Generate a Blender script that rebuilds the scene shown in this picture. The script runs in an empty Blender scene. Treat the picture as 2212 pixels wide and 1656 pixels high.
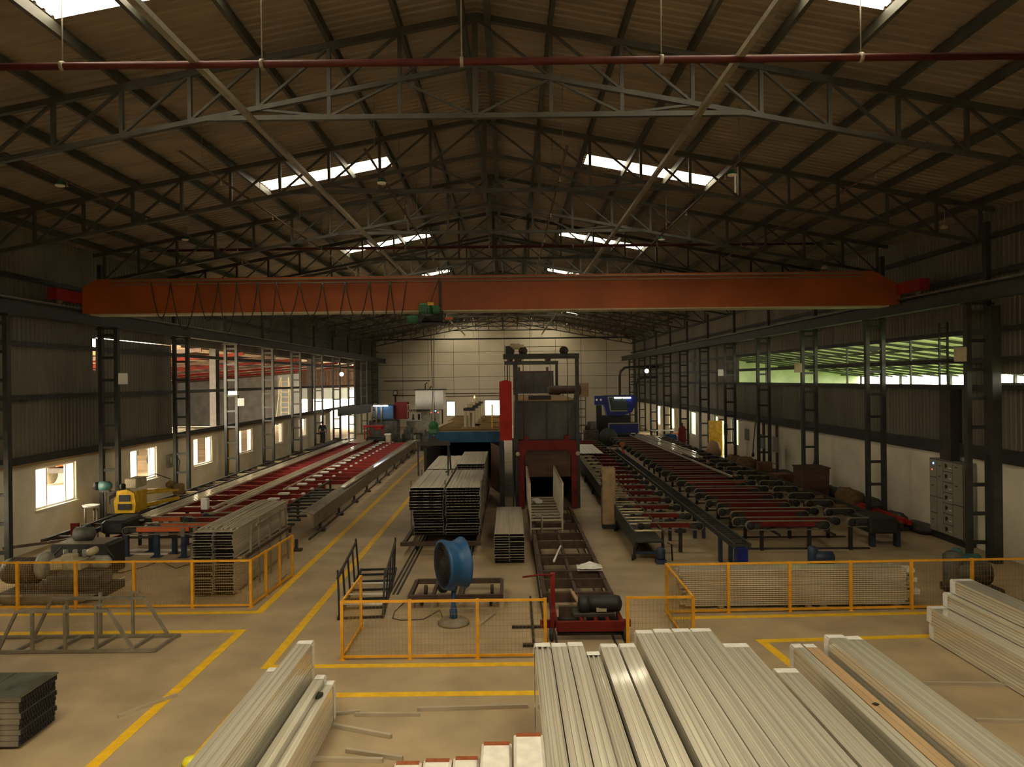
import bpy, math, random
from mathutils import Vector, Matrix
random.seed(7)
SC = bpy.context.scene
COL = SC.collection
PI = math.pi

# ------------------------------------------------------------------ camera
F = 1560.0; VX, VY = 1100.0, 820.0; ROLL = .011; CH = 5.5
cd = bpy.data.cameras.new('camera'); cam = bpy.data.objects.new('camera', cd); COL.objects.link(cam)
cd.sensor_width = 36.0; cd.lens = 36.0 * F / 2212.0
cd.shift_x = (1106 - VX) / 2212.0; cd.shift_y = (VY - 828) / 2212.0
cd.clip_end = 400
c_, s_ = math.cos(ROLL), math.sin(ROLL)
M3 = Matrix(((c_, s_, 0), (0, 0, -1), (-s_, c_, 0)))   # columns: right, up, back
cam.matrix_world = Matrix.Translation((0, 0, CH)) @ M3.to_4x4()
SC.camera = cam

def at(px, py, z=0.0):
    """place on a horizontal level seen at a point of the photograph"""
    dx, dy = px - VX, VY - py
    a = dx * c_ + dy * s_; c = -dx * s_ + dy * c_
    Y = F * (z - CH) / c
    return Vector((a * Y / F, Y, z))

# ------------------------------------------------------------------ world and exposure
SKY = 13.5
w = bpy.data.worlds.new('sky'); SC.world = w; w.use_nodes = True
bg = w.node_tree.nodes['Background']
bg.inputs[0].default_value = (1.0, .89, .70, 1); bg.inputs[1].default_value = SKY
SC.view_settings.view_transform = 'Standard'; SC.view_settings.look = 'None'
SC.view_settings.exposure = 0.38; SC.view_settings.gamma = 1.0; SC.view_settings.use_curve_mapping = False
SC.cycles.max_bounces = 8; SC.cycles.diffuse_bounces = 2; SC.cycles.glossy_bounces = 3
SC.cycles.transparent_max_bounces = 8; SC.cycles.caustics_reflective = False; SC.cycles.caustics_refractive = False
SC.cycles.sample_clamp_indirect = 6.0

XL, XR = -15.9, 14.8          # inner faces of the long walls
Y0, Y1 = -10.0, 87.0          # rear wall behind the camera, far wall
XC = -.65
def zroof(x): return 13.5 - .19 * abs(x - XC)

def portal(name, loc, aim, sx, sy):
    """daylight enters through this opening"""
    l = bpy.data.lights.new(name, 'AREA'); l.shape = 'RECTANGLE'; l.size = sx; l.size_y = sy
    l.cycles.is_portal = True
    o = bpy.data.objects.new(name, l); COL.objects.link(o); o.location = loc
    o.rotation_euler = Vector(aim).to_track_quat('-Z', 'Y').to_euler(); return o
SKYL = [3, 4, 5, 6, 7, 8, 12.0, 23.75, 36.0, 48.0, 60.0, 72.0, 84.0]  # the close-set near bank is unseen, added to brighten the foreground
DOOR = (-4.0, 3.0, 0.0, 3.6)    # the wide entrance behind the camera
portal('portal_entrance', ((DOOR[0]+DOOR[1])/2, Y0 - .2, (DOOR[2]+DOOR[3])/2), (0, 1, 0), DOOR[1]-DOOR[0], DOOR[3]-DOOR[2])
for s in (-1, 1): portal('portal_added_rooflight', (XC + s*5.35, 6.0, zroof(XC + 5.35) + .12), (0, 0, -1), 4.15, 6.0)  # daylight for the added bank above the foreground
for y in SKYL[6:]:
    for s in (-1, 1):
        xc = XC + s * 5.35
        p = portal('portal_skylight', (xc, y + .5, zroof(xc) + .12), (0, 0, -1), 4.15, 1.0)
WIN = [24.2 + 6.05 * k for k in range(-1, 7)]
for y in WIN:
    portal('portal_window', (XL - .35, y + 1.12, 2.0), (1, 0, 0), 1.5, 2.3)
portal('portal_bay', (XL - .3, 54.5, 5.2), (1, 0, 0), 4.3, 41)
portal('portal_bay_right', (XR + .3, 35, 6.0), (-1, 0, 0), 1.7, 23)

# ------------------------------------------------------------------ helpers
def srgb(r, g, b):
    f = lambda v: (v / 255 / 12.92) if v / 255 <= .04045 else ((v / 255 + .055) / 1.055) ** 2.4
    return (f(r), f(g), f(b))
MATS = {}
def mat(name, col, rough=.6, metal=0.0, var=.25, scale=6.0, bump=0.0, emit=None, col2=None, stretch=None, spec=.5, coat=None):
    m = bpy.data.materials.new(name); m.use_nodes = True
    nt = m.node_tree; b = nt.nodes['Principled BSDF']
    b.inputs['Roughness'].default_value = rough; b.inputs['Metallic'].default_value = metal
    b.inputs['Specular IOR Level'].default_value = spec
    if coat: b.inputs['Coat Weight'].default_value = 1.0; b.inputs['Coat Roughness'].default_value = coat
    if emit:
        b.inputs['Base Color'].default_value = (*col, 1)
        b.inputs['Emission Color'].default_value = (*col, 1); b.inputs['Emission Strength'].default_value = emit
    elif var > 0:
        tc = nt.nodes.new('ShaderNodeTexCoord'); mp = nt.nodes.new('ShaderNodeMapping')
        if stretch: mp.inputs['Scale'].default_value = stretch
        nz = nt.nodes.new('ShaderNodeTexNoise'); nz.inputs['Scale'].default_value = scale; nz.inputs['Detail'].default_value = 5
        rp = nt.nodes.new('ShaderNodeValToRGB')
        c2 = col2 or tuple(min(1, v * (1 - var)) for v in col)
        c1 = tuple(min(1, v * (1 + var * .5)) for v in col)
        rp.color_ramp.elements[0].position = .32; rp.color_ramp.elements[0].color = (*c2, 1)
        rp.color_ramp.elements[1].position = .68; rp.color_ramp.elements[1].color = (*c1, 1)
        L = nt.links.new
        L(tc.outputs['Object'], mp.inputs[0]); L(mp.outputs[0], nz.inputs['Vector'])
        L(nz.outputs['Fac'], rp.inputs[0]); L(rp.outputs[0], b.inputs['Base Color'])
        if bump:
            bp = nt.nodes.new('ShaderNodeBump'); bp.inputs['Strength'].default_value = bump; bp.inputs['Distance'].default_value = .02
            L(nz.outputs['Fac'], bp.inputs['Height']); L(bp.outputs[0], b.inputs['Normal'])
    else:
        b.inputs['Base Color'].default_value = (*col, 1)
    MATS[name] = m; return m

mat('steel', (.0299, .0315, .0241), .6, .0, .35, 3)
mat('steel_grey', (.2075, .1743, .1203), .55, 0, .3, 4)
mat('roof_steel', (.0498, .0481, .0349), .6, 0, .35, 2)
mat('sheet', (.25, .20, .14), .6, 0, .25, .35, stretch=(1, 3, 1))
mat('clad', (.1577, .1411, .0996), .6, 0, .25, .6, stretch=(1, 1, .3))
mat('concrete', (.415, .3112, .1826), .55, 0, .22, .9, .08)
mat('plaster', (.88, .80, .62), .8, 0, .16, .7)
mat('panelwall', (.66, .60, .47), .8, 0, .12, .3)
mat('yellow', (.85, .50, .012), .55, 0, .16, 5)
mat('fence', (.78, .36, .012), .5, 0, .15, 5)
mat('orange', (.3154, .0681, .0083), .55, 0, .25, .8)
mat('red', (.15, .012, .008), .65, 0, .4, 2, spec=.25)
mat('barmetal', (.4814, .415, .2988), .45, .3, .15, 2)
mat('redbright', (.3818, .0199, .01), .65, 0, .25, 2, spec=.25)
mat('belt', (.19, .155, .105), .7, 0, .25, 8)
mat('orangered', (.581, .1162, .0166), .5, 0, .2, 3)
mat('alu', (.93, .84, .68), .30, .5, .30, 3, stretch=(11, .05, 11), coat=.07)
mat('alu_dull', (.5146, .4565, .3486), .42, .35, .25, 3, stretch=(8, .1, 8))
mat('alu_x', (.86, .78, .62), .34, .5, .34, 3, stretch=(.05, 11, 11), coat=.09)
mat('film', (.82, .80, .74), .35, 0, .12, 14, .25)
mat('wrap', (.80, .76, .68), .4, 0, .12, 9, .3)
mat('tape', (.3154, .083, .0249), .35, 0, .3, 20, .1)
mat('black', (.0149, .0141, .0124), .6, 0, .2, 5)
mat('dark', (.0373, .0315, .0232), .7, 0, .4, 4)
mat('brownsteel', (.068, .037, .022), .65, 0, .4, 6)
mat('blue', (.0066, .0706, .1909), .45, 0, .3, 2)
mat('bluebeam', (.0083, .0913, .1992), .6, 0, .5, 1.2)
mat('bluepost', (.0249, .0415, .083), .5, 0, .3, 4)
mat('royal', (.008, .02, .17), .45, 0, .2, 2)
mat('teal', (.0415, .1328, .1245), .5, 0, .3, 5)
mat('beamred', (.249, .0149, .01), .5, 0, .3, 2)
mat('darkteal', (.0332, .0456, .0373), .5, 0, .3, 3)
mat('green', (.0166, .1328, .0498), .5, 0, .3, 6)
mat('cream', (.4565, .3901, .249), .6, 0, .2, 5)
mat('creamroll', (.62, .52, .30), .5, 0, .2, 8)
mat('white', (.78, .76, .70), .6, 0, .06, 3)
mat('cabinet', (.249, .2324, .1743), .55, 0, .08, 2)
mat('wood', (.3486, .2241, .0996), .75, 0, .35, 6, stretch=(1, .2, 1))
mat('tanwood', (.415, .2739, .1411), .7, 0, .25, 4, stretch=(1, .1, 1))
mat('ochre', (.2822, .1743, .0581), .8, 0, .5, 2, stretch=(.2, 1, 1))
mat('cardboard', (.1411, .0622, .0249), .85, 0, .4, 4)
mat('sack', (.166, .0913, .0373), .9, 0, .4, 6, .5)
mat('machine', (.083, .0789, .0622), .6, 0, .6, 3)
mat('greymach', (.2988, .2822, .2241), .6, 0, .35, 4)
mat('yellowmach', (.72, .42, .01), .45, 0, .3, 5)
mat('rope', (.083, .0622, .0373), .8, 0, .2, 5)
mat('skin', (.2075, .0996, .0581), .6, 0, .1, 5)
mat('clothdark', (.0166, .0166, .0199), .85, 0, .2, 9)
mat('furnace', (.0622, .0564, .0515), .6, 0, .6, 1.3, stretch=(1, 1, .5))
mat('doordark', (.083, .0373, .0166), .7, 0, .5, 1.5, stretch=(.5, 1, 3))
mat('helmet', (.85, .75, .02), .35, 0, .05, 3)
mat('dirt', (.72, .56, .36), .9, 0, .3, .5)
mat('grass', (.12, .20, .05), .9, 0, .5, 1.5)
mat('leaf', (.083, .166, .0373), .8, 0, .5, 3)
mat('shedroof', (.62, .55, .42), .7, 0, .2, .5)
mat('shedgreen', (.3735, .4316, .2988), .6, 0, .4, .6)
mat('shedgrey', (.2075, .2075, .1992), .7, 0, .3, 1)
mat('tyre', (.0166, .0166, .0166), .8, 0, .1, 5)
mat('marble', (.1328, .1328, .1079), .12, .2, .5, 1.2)
mat('pipe_red', (.0622, .01, .0066), .6, 0, .3, 2, spec=.2)
mat('shedblue', (.3486, .415, .4565), .7, 0, .15, 1)
mat('mesh', (.3486, .1992, .0332), .6, 0, .1, 5)
mat('lamp_cool', (.80, .90, 1.0), emit=12)
mat('lamp_hot', (1.0, .35, .08), emit=10)
mat('led_blue', (.1, .2, 1.0), emit=12)
mat('led_red', (1.0, .06, .05), emit=3)

def glass(name, tint, amount):
    m = bpy.data.materials.new(name); m.use_nodes = True; nt = m.node_tree
    out = nt.nodes['Material Output']; b = nt.nodes['Principled BSDF']
    b.inputs['Base Color'].default_value = (*tint, 1); b.inputs['Roughness'].default_value = .3
    t = nt.nodes.new('ShaderNodeBsdfTransparent'); t.inputs[0].default_value = (*tint, 1)
    mx = nt.nodes.new('ShaderNodeMixShader'); mx.inputs[0].default_value = amount
    nt.links.new(t.outputs[0], mx.inputs[1]); nt.links.new(b.outputs[0], mx.inputs[2])
    nt.links.new(mx.outputs[0], out.inputs[0]); MATS[name] = m
glass('glass', (.95, .95, .93), .10)
glass('rooflight', (.98, .97, .92), .15)
glass('greenlight', (.66, .70, .50), .94)
glass('warmlight', (.72, .62, .48), .93)
m = bpy.data.materials.new('frost'); m.use_nodes = True; nt = m.node_tree; MATS['frost'] = m
t1 = nt.nodes.new('ShaderNodeBsdfTranslucent'); t1.inputs[0].default_value = (.9, .9, .87, 1)
nt.links.new(t1.outputs[0], nt.nodes['Material Output'].inputs[0])

def lathe_pts(profile, n=20, axis='Z'):
    vs, fs = [], []
    for r, h in profile:
        for k in range(n):
            a = 2 * PI * k / n; x, y = r * math.cos(a), r * math.sin(a)
            vs.append({'Z': (x, y, h), 'Y': (x, h, y), 'X': (h, x, y)}[axis])
    for i in range(len(profile) - 1):
        for k in range(n):
            j = (k + 1) % n
            fs.append((i*n+k, i*n+j, (i+1)*n+j, (i+1)*n+k))
    fs.append(tuple(range(n))[::-1]); fs.append(tuple((len(profile)-1)*n + k for k in range(n)))
    return vs, fs

class MB:
    def __init__(s): s.v, s.f, s.sm = [], [], set()
    def add(s, vs, fs, smooth=False):
        o = len(s.v); s.v += [tuple(v) for v in vs]
        for f in fs:
            if smooth: s.sm.add(len(s.f))
            s.f.append(tuple(i + o for i in f))
        return s
    def box(s, x0, x1, y0, y1, z0, z1):
        v = [(x, y, z) for x in (x0, x1) for y in (y0, y1) for z in (z0, z1)]
        return s.add(v, [(0,1,3,2), (4,6,7,5), (0,4,5,1), (2,3,7,6), (0,2,6,4), (1,5,7,3)])
    def cbox(s, c, d, rz=0, bev=0):
        x, y, z = (v / 2 for v in d); cs, sn = math.cos(rz), math.sin(rz)
        if bev:
            vs, fs = [], []
            pr = [(-x+bev, -y), (x-bev, -y), (x, -y+bev), (x, y-bev), (x-bev, y), (-x+bev, y), (-x, y-bev), (-x, -y+bev)]
            rows = [(1 - bev/x, 1 - bev/y, -z), (1, 1, -z+bev), (1, 1, z-bev), (1 - bev/x, 1 - bev/y, z)]
            for a, b, zz in rows:
                for px, py in pr: vs.append((px*a, py*b, zz))
            for r in range(3):
                for k in range(8): j = (k+1) % 8; fs.append((r*8+k, r*8+j, r*8+8+j, r*8+8+k))
            fs.append(tuple(range(8))[::-1]); fs.append(tuple(24+k for k in range(8)))
        else:
            vs = [(a, b, e) for a in (-x, x) for b in (-y, y) for e in (-z, z)]
            fs = [(0,1,3,2), (4,6,7,5), (0,4,5,1), (2,3,7,6), (0,2,6,4), (1,5,7,3)]
        vs = [(c[0]+a*cs-b*sn, c[1]+a*sn+b*cs, c[2]+e) for a, b, e in vs]
        return s.add(vs, fs)
    def bar(s, p, q, w, h=None, up=(0, 0, 1)):
        h = h or w; p, q = Vector(p), Vector(q); d = (q - p).normalized(); u = Vector(up)
        if abs(d.dot(u)) > .98: u = Vector((0, 1, 0))
        r = d.cross(u).normalized(); u = r.cross(d)
        vs = [e + r*a*w/2 + u*b*h/2 for e in (p, q) for a, b in ((-1,-1), (1,-1), (1,1), (-1,1))]
        return s.add(vs, [(3,2,1,0), (4,5,6,7), (0,1,5,4), (1,2,6,5), (2,3,7,6), (3,0,4,7)])
    def tube(s, pts, r, n=8, closed=False):
        pts = [Vector(p) for p in pts]; vs = []; fs = []; N = len(pts)
        for i, p in enumerate(pts):
            a = pts[max(i-1, 0)]; b = pts[min(i+1, N-1)]
            d = (b - a).normalized(); u = Vector((0, 0, 1)) if abs(d.z) < .9 else Vector((0, 1, 0))
            x = d.cross(u).normalized(); y = x.cross(d)
            for k in range(n):
                t = 2*PI*k/n; vs.append(p + x*r*math.cos(t) + y*r*math.sin(t))
        for i in range(N-1):
            for k in range(n):
                j = (k+1) % n; fs.append((i*n+k, i*n+j, i*n+n+j, i*n+n+k))
        fs.append(tuple(range(n))[::-1]); fs.append(tuple((N-1)*n+k for k in range(n)))
        return s.add(vs, fs, True)
    def lathe(s, prof, n=20, axis='Z', at_=(0, 0, 0)):
        v, f = lathe_pts(prof, n, axis)
        return s.add([(a+at_[0], b+at_[1], c+at_[2]) for a, b, c in v], f, True)
    def prism(s, poly, a, b, axis='Y'):
        """polygon in the plane across axis, from a to b"""
        n = len(poly); vs = []
        for h in (a, b):
            for u, v in poly: vs.append({'Y': (u, h, v), 'X': (h, u, v), 'Z': (u, v, h)}[axis])
        fs = [tuple(range(n)), tuple(range(2*n-1, n-1, -1))] + [(k, n+k, n+(k+1) % n, (k+1) % n) for k in range(n)]
        return s.add(vs, fs)
    def rot(s, rz, start=0):
        c, q = math.cos(rz), math.sin(rz)
        s.v[start:] = [(x*c - y*q, x*q + y*c, z) for x, y, z in s.v[start:]]; return s
    def build(s, name, m, parent=None, loc=None, label=None, cat=None, group=None, kind=None):
        me = bpy.data.meshes.new(name); me.from_pydata(s.v, [], s.f)
        if s.sm:
            for i in s.sm: me.polygons[i].use_smooth = True
        me.materials.append(MATS[m]); me.update()
        o = bpy.data.objects.new(name, me); COL.objects.link(o)
        if parent is not None: o.parent = parent
        if loc is not None: o.location = loc
        tag(o, label, cat, group, kind); return o

def tag(o, label=None, cat=None, group=None, kind=None):
    if label: o['label'] = label
    if cat: o['category'] = cat
    if group: o['group'] = group
    if kind: o['kind'] = kind
    return o
def thing(name, label, cat, loc=(0, 0, 0), rz=0, group=None):
    o = bpy.data.objects.new(name, None); COL.objects.link(o); o.empty_display_size = .2
    o.location = loc; o.rotation_euler = (0, 0, rz); return tag(o, label, cat, group)
def dup(root, loc=None, rz=None, label=None, group=None, parent=None):
    c = root.copy(); COL.objects.link(c)
    if parent is not None: c.parent = parent
    if loc is not None: c.location = loc
    if rz is not None: c.rotation_euler = (0, 0, rz)
    if label: c['label'] = label
    if group: c['group'] = group
    for ch in KIDS.get(root.name, []) or [x for x in root.children]:
        dup(ch, parent=c)
    return c
KIDS = {}
ORD = ['nearest', 'second', 'third', 'fourth', 'fifth', 'sixth', 'seventh', 'eighth', 'ninth', 'tenth', 'eleventh', 'twelfth',
       'thirteenth', 'fourteenth', 'fifteenth', 'sixteenth', 'seventeenth', 'eighteenth', 'nineteenth', 'twentieth']
def nth(k): return ORD[k] if k == 0 else ORD[k] + ' nearest'

# ================================================================== SETTING
f = MB().box(XL - .3, XR + .3, Y0 - 2, Y1 + .3, -.15, 0); f.build('floor', 'concrete', kind='structure')
MB().box(-70, XL - .3, -30, 130, -.4, -.05).build('trim_1', 'dirt', kind='structure')
MB().box(XR + .3, 70, -30, 130, -.4, -.05).build('trim_2', 'grass', kind='structure')
MB().box(XL - .3, XR + .3, -40, Y0 - 2, -.4, -.05).build('trim_3', 'dirt', kind='structure')

# roof: ribbed sheets running down each slope, with openings for the rooflights
def rib_profile(ya, yb, pitch=.25, d=.035):
    n = max(1, round((yb - ya) / pitch)); p = (yb - ya) / n; out = []
    for k in range(n):
        y = ya + k * p
        out += [(y, 0), (y + p*.55, 0), (y + p*.65, d), (y + p*.9, d)]
    out.append((yb, 0)); return out
def roof_slope(mb, s):
    edges = [0.0, 3.3, 7.45, 15.85]
    for i in range(3):
        xa, xb = XC + s*edges[i], XC + s*edges[i+1]
        pr = rib_profile(Y0, Y1); vs = []; n = len(pr)
        for x in (xa, xb):
            for y, d in pr: vs.append((x, y, zroof(x) + d))
        mb.add(vs, [(k, k+1, n+k+1, n+k) for k in range(n-1)
                    if i != 1 or not any(q < (pr[k][0] + pr[k+1][0])/2 < q + 1.0 for q in SKYL)])
    return mb
mb = MB(); roof_slope(mb, -1); roof_slope(mb, 1); mb.build('ceiling', 'sheet', kind='structure')
wn = 1
for y in SKYL:
    for s in (-1, 1):
        xa, xb = XC + s*3.3, XC + s*7.45
        g = MB(); vs = [(x, yy, zroof(x) + z) for x in (xa, xb) for yy in (y-.02, y+1.02) for z in (.037, .045)]
        g.add(vs, [(0,1,3,2), (4,6,7,5), (0,4,5,1), (2,3,7,6), (0,2,6,4), (1,5,7,3)])
        g.build('window_%d' % wn, 'rooflight', kind='structure', label='translucent roof light sheet'); wn += 1  # sheets of the near bank are out of view, added for foreground light

# lower masonry walls with window holes
def holed_wall(x0, x1, holes, ztop=3.0):
    mb = MB(); y = Y0
    for ya, yb, za, zb in sorted(holes):
        mb.box(x0, x1, y, ya, 0, ztop)
        if za > 0: mb.box(x0, x1, ya, yb, 0, za)
        if zb < ztop: mb.box(x0, x1, ya, yb, zb, ztop)
        y = yb
    mb.box(x0, x1, y, Y1, 0, ztop); return mb
holes = [(y, y + 2.25, 1.3, 2.7) for y in WIN] + [(64.0, 74.5, 0.0, 3.0)]
holed_wall(XL - .22, XL, holes).build('wall_left', 'plaster', kind='structure')
for k, y in enumerate(WIN):
    fr = bpy.data.objects.new('window_%d' % wn, None); COL.objects.link(fr); wn += 1
    fr.location = (XL - .12, y, 1.3); fr['kind'] = 'structure'
    m = MB(); m.box(-.05, .05, 0, .06, 0, 1.4).box(-.05, .05, 2.19, 2.25, 0, 1.4).box(-.05, .05, .06, 2.19, 0, .06).box(-.05, .05, .06, 2.19, 1.34, 1.4)
    m.box(-.04, .01, .70, .76, .06, 1.34).box(-.01, .04, 1.72, 1.78, .06, 1.34)
    m.build('window_frame', 'white', fr)
    MB().box(-.02, -.012, .06, .73, .06, 1.34).build('pane', 'frost', fr, label='frosted sliding pane')
    MB().box(.015, .023, 1.75, 2.19, .06, 1.34).build('pane', 'frost', fr, label='frosted sliding pane')
    MB().box(.10, .19, -.08, 2.33, -.07, 0).build('window_sill', 'plaster', fr)
hr = [(46.8, 48.3, 1.0, 2.75), (51.4, 52.5, 0.9, 2.75), (57.5, 59.5, 0.9, 2.75), (65, 67, 0.9, 2.75), (71, 73, 0.9, 2.75)]
holed_wall(XR, XR + .22, [h for h in hr] + [(49.6, 50.9, 0.0, 2.6)]).build('wall_right', 'plaster', kind='structure')
for ya, yb, za, zb in hr:
    fr = bpy.data.objects.new('window_%d' % wn, None); COL.objects.link(fr); wn += 1
    fr.location = (XR + .12, ya, za); fr['kind'] = 'structure'; W_, H_ = yb - ya, zb - za
    m = MB(); m.box(-.04, .04, 0, .06, 0, H_).box(-.04, .04, W_-.06, W_, 0, H_).box(-.04, .04, .06, W_-.06, 0, .06).box(-.04, .04, .06, W_-.06, H_-.06, H_)
    m.build('window_frame', 'bluepost', fr); MB().box(-.005, .005, .06, W_-.06, .06, H_-.06).build('pane', 'glass', fr)
    portal('portal_window', (XR + .35, (ya+yb)/2, (za+zb)/2), (-1, 0, 0), H_, W_)
d = bpy.data.objects.new('door_1', None); COL.objects.link(d); d.location = (XR - .02, 49.6, 0); d['kind'] = 'structure'
MB().box(-.02, .05, 0, .12, 0, 2.6).box(-.02, .05, 1.18, 1.3, 0, 2.6).box(-.02, .05, .12, 1.18, 2.5, 2.6).build('door_frame', 'brownsteel', d)
MB().cbox((-.35, 1.05, 1.25), (.05, 1.0, 2.45), .9).build('door_leaf', 'yellowmach', d, label='yellow door leaf standing open')

# upper cladding: vertical ribs
def clad(mb, X, sgn, ya, yb, za, zb):
    pr = rib_profile(ya, yb, .22, .03); n = len(pr); vs = []
    zt = (lambda x: zb) if zb is not None else zroof
    for zz in (0, 1):
        for y, dd in pr:
            x = X + sgn * (.03 - dd); vs.append((x, y, za if zz == 0 else zt(X) + (.06 if zb is None else 0)))
    mb.add(vs, [(k, k+1, n+k+1, n+k) for k in range(n-1)])
m = MB()
clad(m, XL - .08, -1, Y0, 27.75, 2.98, None); clad(m, XL - .08, -1, 27.75, 27.97, 2.98, 6.05); clad(m, XL - .08, -1, 27.75, 27.97, 7.25, None); clad(m, XL - .08, -1, 27.97, 34.2, 2.98, 7.29); clad(m, XL - .08, -1, 27.97, 34.2, 7.305, None); clad(m, XL - .08, -1, 34.2, 75, 7.35, None); clad(m, XL - .08, -1, 75, Y1, 2.98, None)
m.build('wall_left_upper', 'clad', kind='structure')
m = MB()
clad(m, XR + .08, 1, Y0, 19.4, 2.98, None)
clad(m, XR + .08, 1, 19.4, 22.4, 2.98, 5.25); clad(m, XR + .08, 1, 19.4, 22.4, 5.5, None)
clad(m, XR + .08, 1, 22.4, 23.6, 2.98, None)
clad(m, XR + .08, 1, 23.6, 46.8, 2.98, 5.15); clad(m, XR + .08, 1, 23.6, 46.8, 6.95, None); clad(m, XR + .08, 1, 46.8, Y1, 2.98, None)
m.build('wall_right_upper', 'clad', kind='structure')
# far wall with panel joints and openings
def quadwall(mb, y, x0, x1, z0, z1): mb.box(x0, x1, y, y + .2, z0, z1)
m = MB(); fo = [(-7.6, -6.55, 1.2, 3.0), (-3.0, -.2, 1.2, 3.1)]
x = XL - .1
for xa, xb, za, zb in fo:
    quadwall(m, Y1, x, xa, 0, 3.4); quadwall(m, Y1, xa, xb, 0, za); quadwall(m, Y1, xa, xb, zb, 3.4); x = xb
quadwall(m, Y1, x, XR + .1, 0, 3.4); quadwall(m, Y1, XL - .1, XR + .1, 3.4, 10.55)
m.prism([(XL - .1, 10.55), (XR + .1, 10.55), (XR + .1, 10.64), (XC, 13.56), (XL - .1, 10.66)], Y1, Y1 + .2)
m.build('wall_far', 'panelwall', kind='structure')
for xa, xb, za, zb in fo:
    fr = bpy.data.objects.new('window_%d' % wn, None); COL.objects.link(fr); wn += 1
    fr.location = (xa, Y1 + .05, za); fr['kind'] = 'structure'; W_, H_ = xb-xa, zb-za
    mm = MB(); mm.box(0, .07, 0, .08, 0, H_).box(W_-.07, W_, 0, .08, 0, H_).box(.07, W_-.07, 0, .08, H_-.07, H_).box(.07, W_-.07, 0, .08, 0, .07).box(W_*.33, W_*.33+.06, 0, .08, .07, H_-.07).box(W_*.66, W_*.66+.06, 0, .08, .07, H_-.07)
    mm.build('window_frame', 'steel', fr); MB().box(.07, W_-.07, .03, .04, .07, H_-.07).build('pane', 'glass', fr)
m = MB()
for k in range(1, 10):
    x = XL + k * 3.07; m.box(x - .02, x + .02, Y1 - .012, Y1, 3.4, 12.4 if abs(x - XC) < 4 else 10.4)
for z in (4.4, 5.9, 7.4, 8.9, 10.4): m.box(XL, XR, Y1 - .012, Y1, z - .02, z + .02)
m.build('trim_4', 'dark', kind='structure', label='dark joints between far wall panels')
# wall behind the camera with its wide entrance
m = MB(); quadwall(m, Y0 - .2, XL - .1, DOOR[0], 0, 3.6); quadwall(m, Y0 - .2, DOOR[1], XR + .1, 0, 3.6); quadwall(m, Y0 - .2, XL - .1, XR + .1, 3.6, 10.55)
m.prism([(XL - .1, 10.55), (XR + .1, 10.55), (XR + .1, 10.64), (XC, 13.56), (XL - .1, 10.66)], Y0 - .2, Y0); m.build('wall_rear', 'clad', kind='structure')

# girts and eave trims along the walls
def girt(name, lab, X, z, ya, yb, h=.16, w_=.10):
    MB().box(X - w_/2, X + w_/2, ya, yb, z - h/2, z + h/2).build(name, 'steel', label=lab, cat='wall rail', group='horizontal wall rails')
for z, nm in ((3.05, 'lowest'), (5.1, 'second lowest'), (6.85, 'third lowest'), (9.0, 'topmost')):
    girt('wall_girt', 'dark steel horizontal rail of the left wall, %s of four' % nm, XL + .07, z, Y0, Y1, .24 if z < 4 else .16)
for z, nm in ((3.05, 'lowest'), (5.1, 'second lowest'), (5.95, 'third lowest'), (6.85, 'fourth lowest'), (8.6, 'fifth lowest'), (9.7, 'topmost')):
    girt('wall_girt', 'dark steel horizontal rail of the right wall, %s of six' % nm, XR - .07, z, Y0, Y1, .42 if z < 4 else .16)
MB().box(XL + .005, XL + .14, 14, 64, 2.86, 2.93).build('cable_tray', 'wood', label='thin brown conduit along the top of the white left wall', cat='conduit')

# ================================================================== ROOF STEEL
TR = [3.3 + 6.0 * k for k in range(14)]         # truss positions
NODES = [1.6, 3.1, 4.6, 6.05, 7.5, 8.95, 10.4, 11.85, 13.3, 14.6]
ztc = lambda x: 13.2 - .19 * abs(x) - 11; zbc = lambda x: 12.17 - .19 * abs(x) - 11
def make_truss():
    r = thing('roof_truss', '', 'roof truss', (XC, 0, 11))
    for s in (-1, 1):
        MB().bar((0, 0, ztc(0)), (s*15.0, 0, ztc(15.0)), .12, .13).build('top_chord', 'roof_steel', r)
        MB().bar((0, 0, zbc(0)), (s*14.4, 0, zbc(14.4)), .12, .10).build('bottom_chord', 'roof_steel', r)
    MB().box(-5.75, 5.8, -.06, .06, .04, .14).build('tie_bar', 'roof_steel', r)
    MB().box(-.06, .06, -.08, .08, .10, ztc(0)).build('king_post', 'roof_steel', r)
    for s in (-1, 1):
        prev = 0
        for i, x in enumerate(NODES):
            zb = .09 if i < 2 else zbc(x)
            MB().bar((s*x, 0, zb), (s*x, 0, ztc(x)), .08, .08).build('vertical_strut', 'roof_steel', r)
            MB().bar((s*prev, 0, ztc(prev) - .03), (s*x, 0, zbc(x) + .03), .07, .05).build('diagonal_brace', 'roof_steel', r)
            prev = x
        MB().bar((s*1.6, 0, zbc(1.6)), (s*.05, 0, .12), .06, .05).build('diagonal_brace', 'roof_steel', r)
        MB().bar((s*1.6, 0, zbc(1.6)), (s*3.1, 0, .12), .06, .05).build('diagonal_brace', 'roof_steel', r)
        MB().bar((s*4.6, 0, zbc(4.6) - .02), (s*3.15, 0, .12), .06, .05).build('diagonal_brace', 'roof_steel', r)
    return r
truss = make_truss()
for k, y in enumerate(TR):
    o = truss if k == 0 else dup(truss)
    o.location = (XC, y, 11)
    o['label'] = 'dark steel lattice roof truss, %s to the camera end' % nth(k); o['group'] = 'lattice roof trusses'
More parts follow.
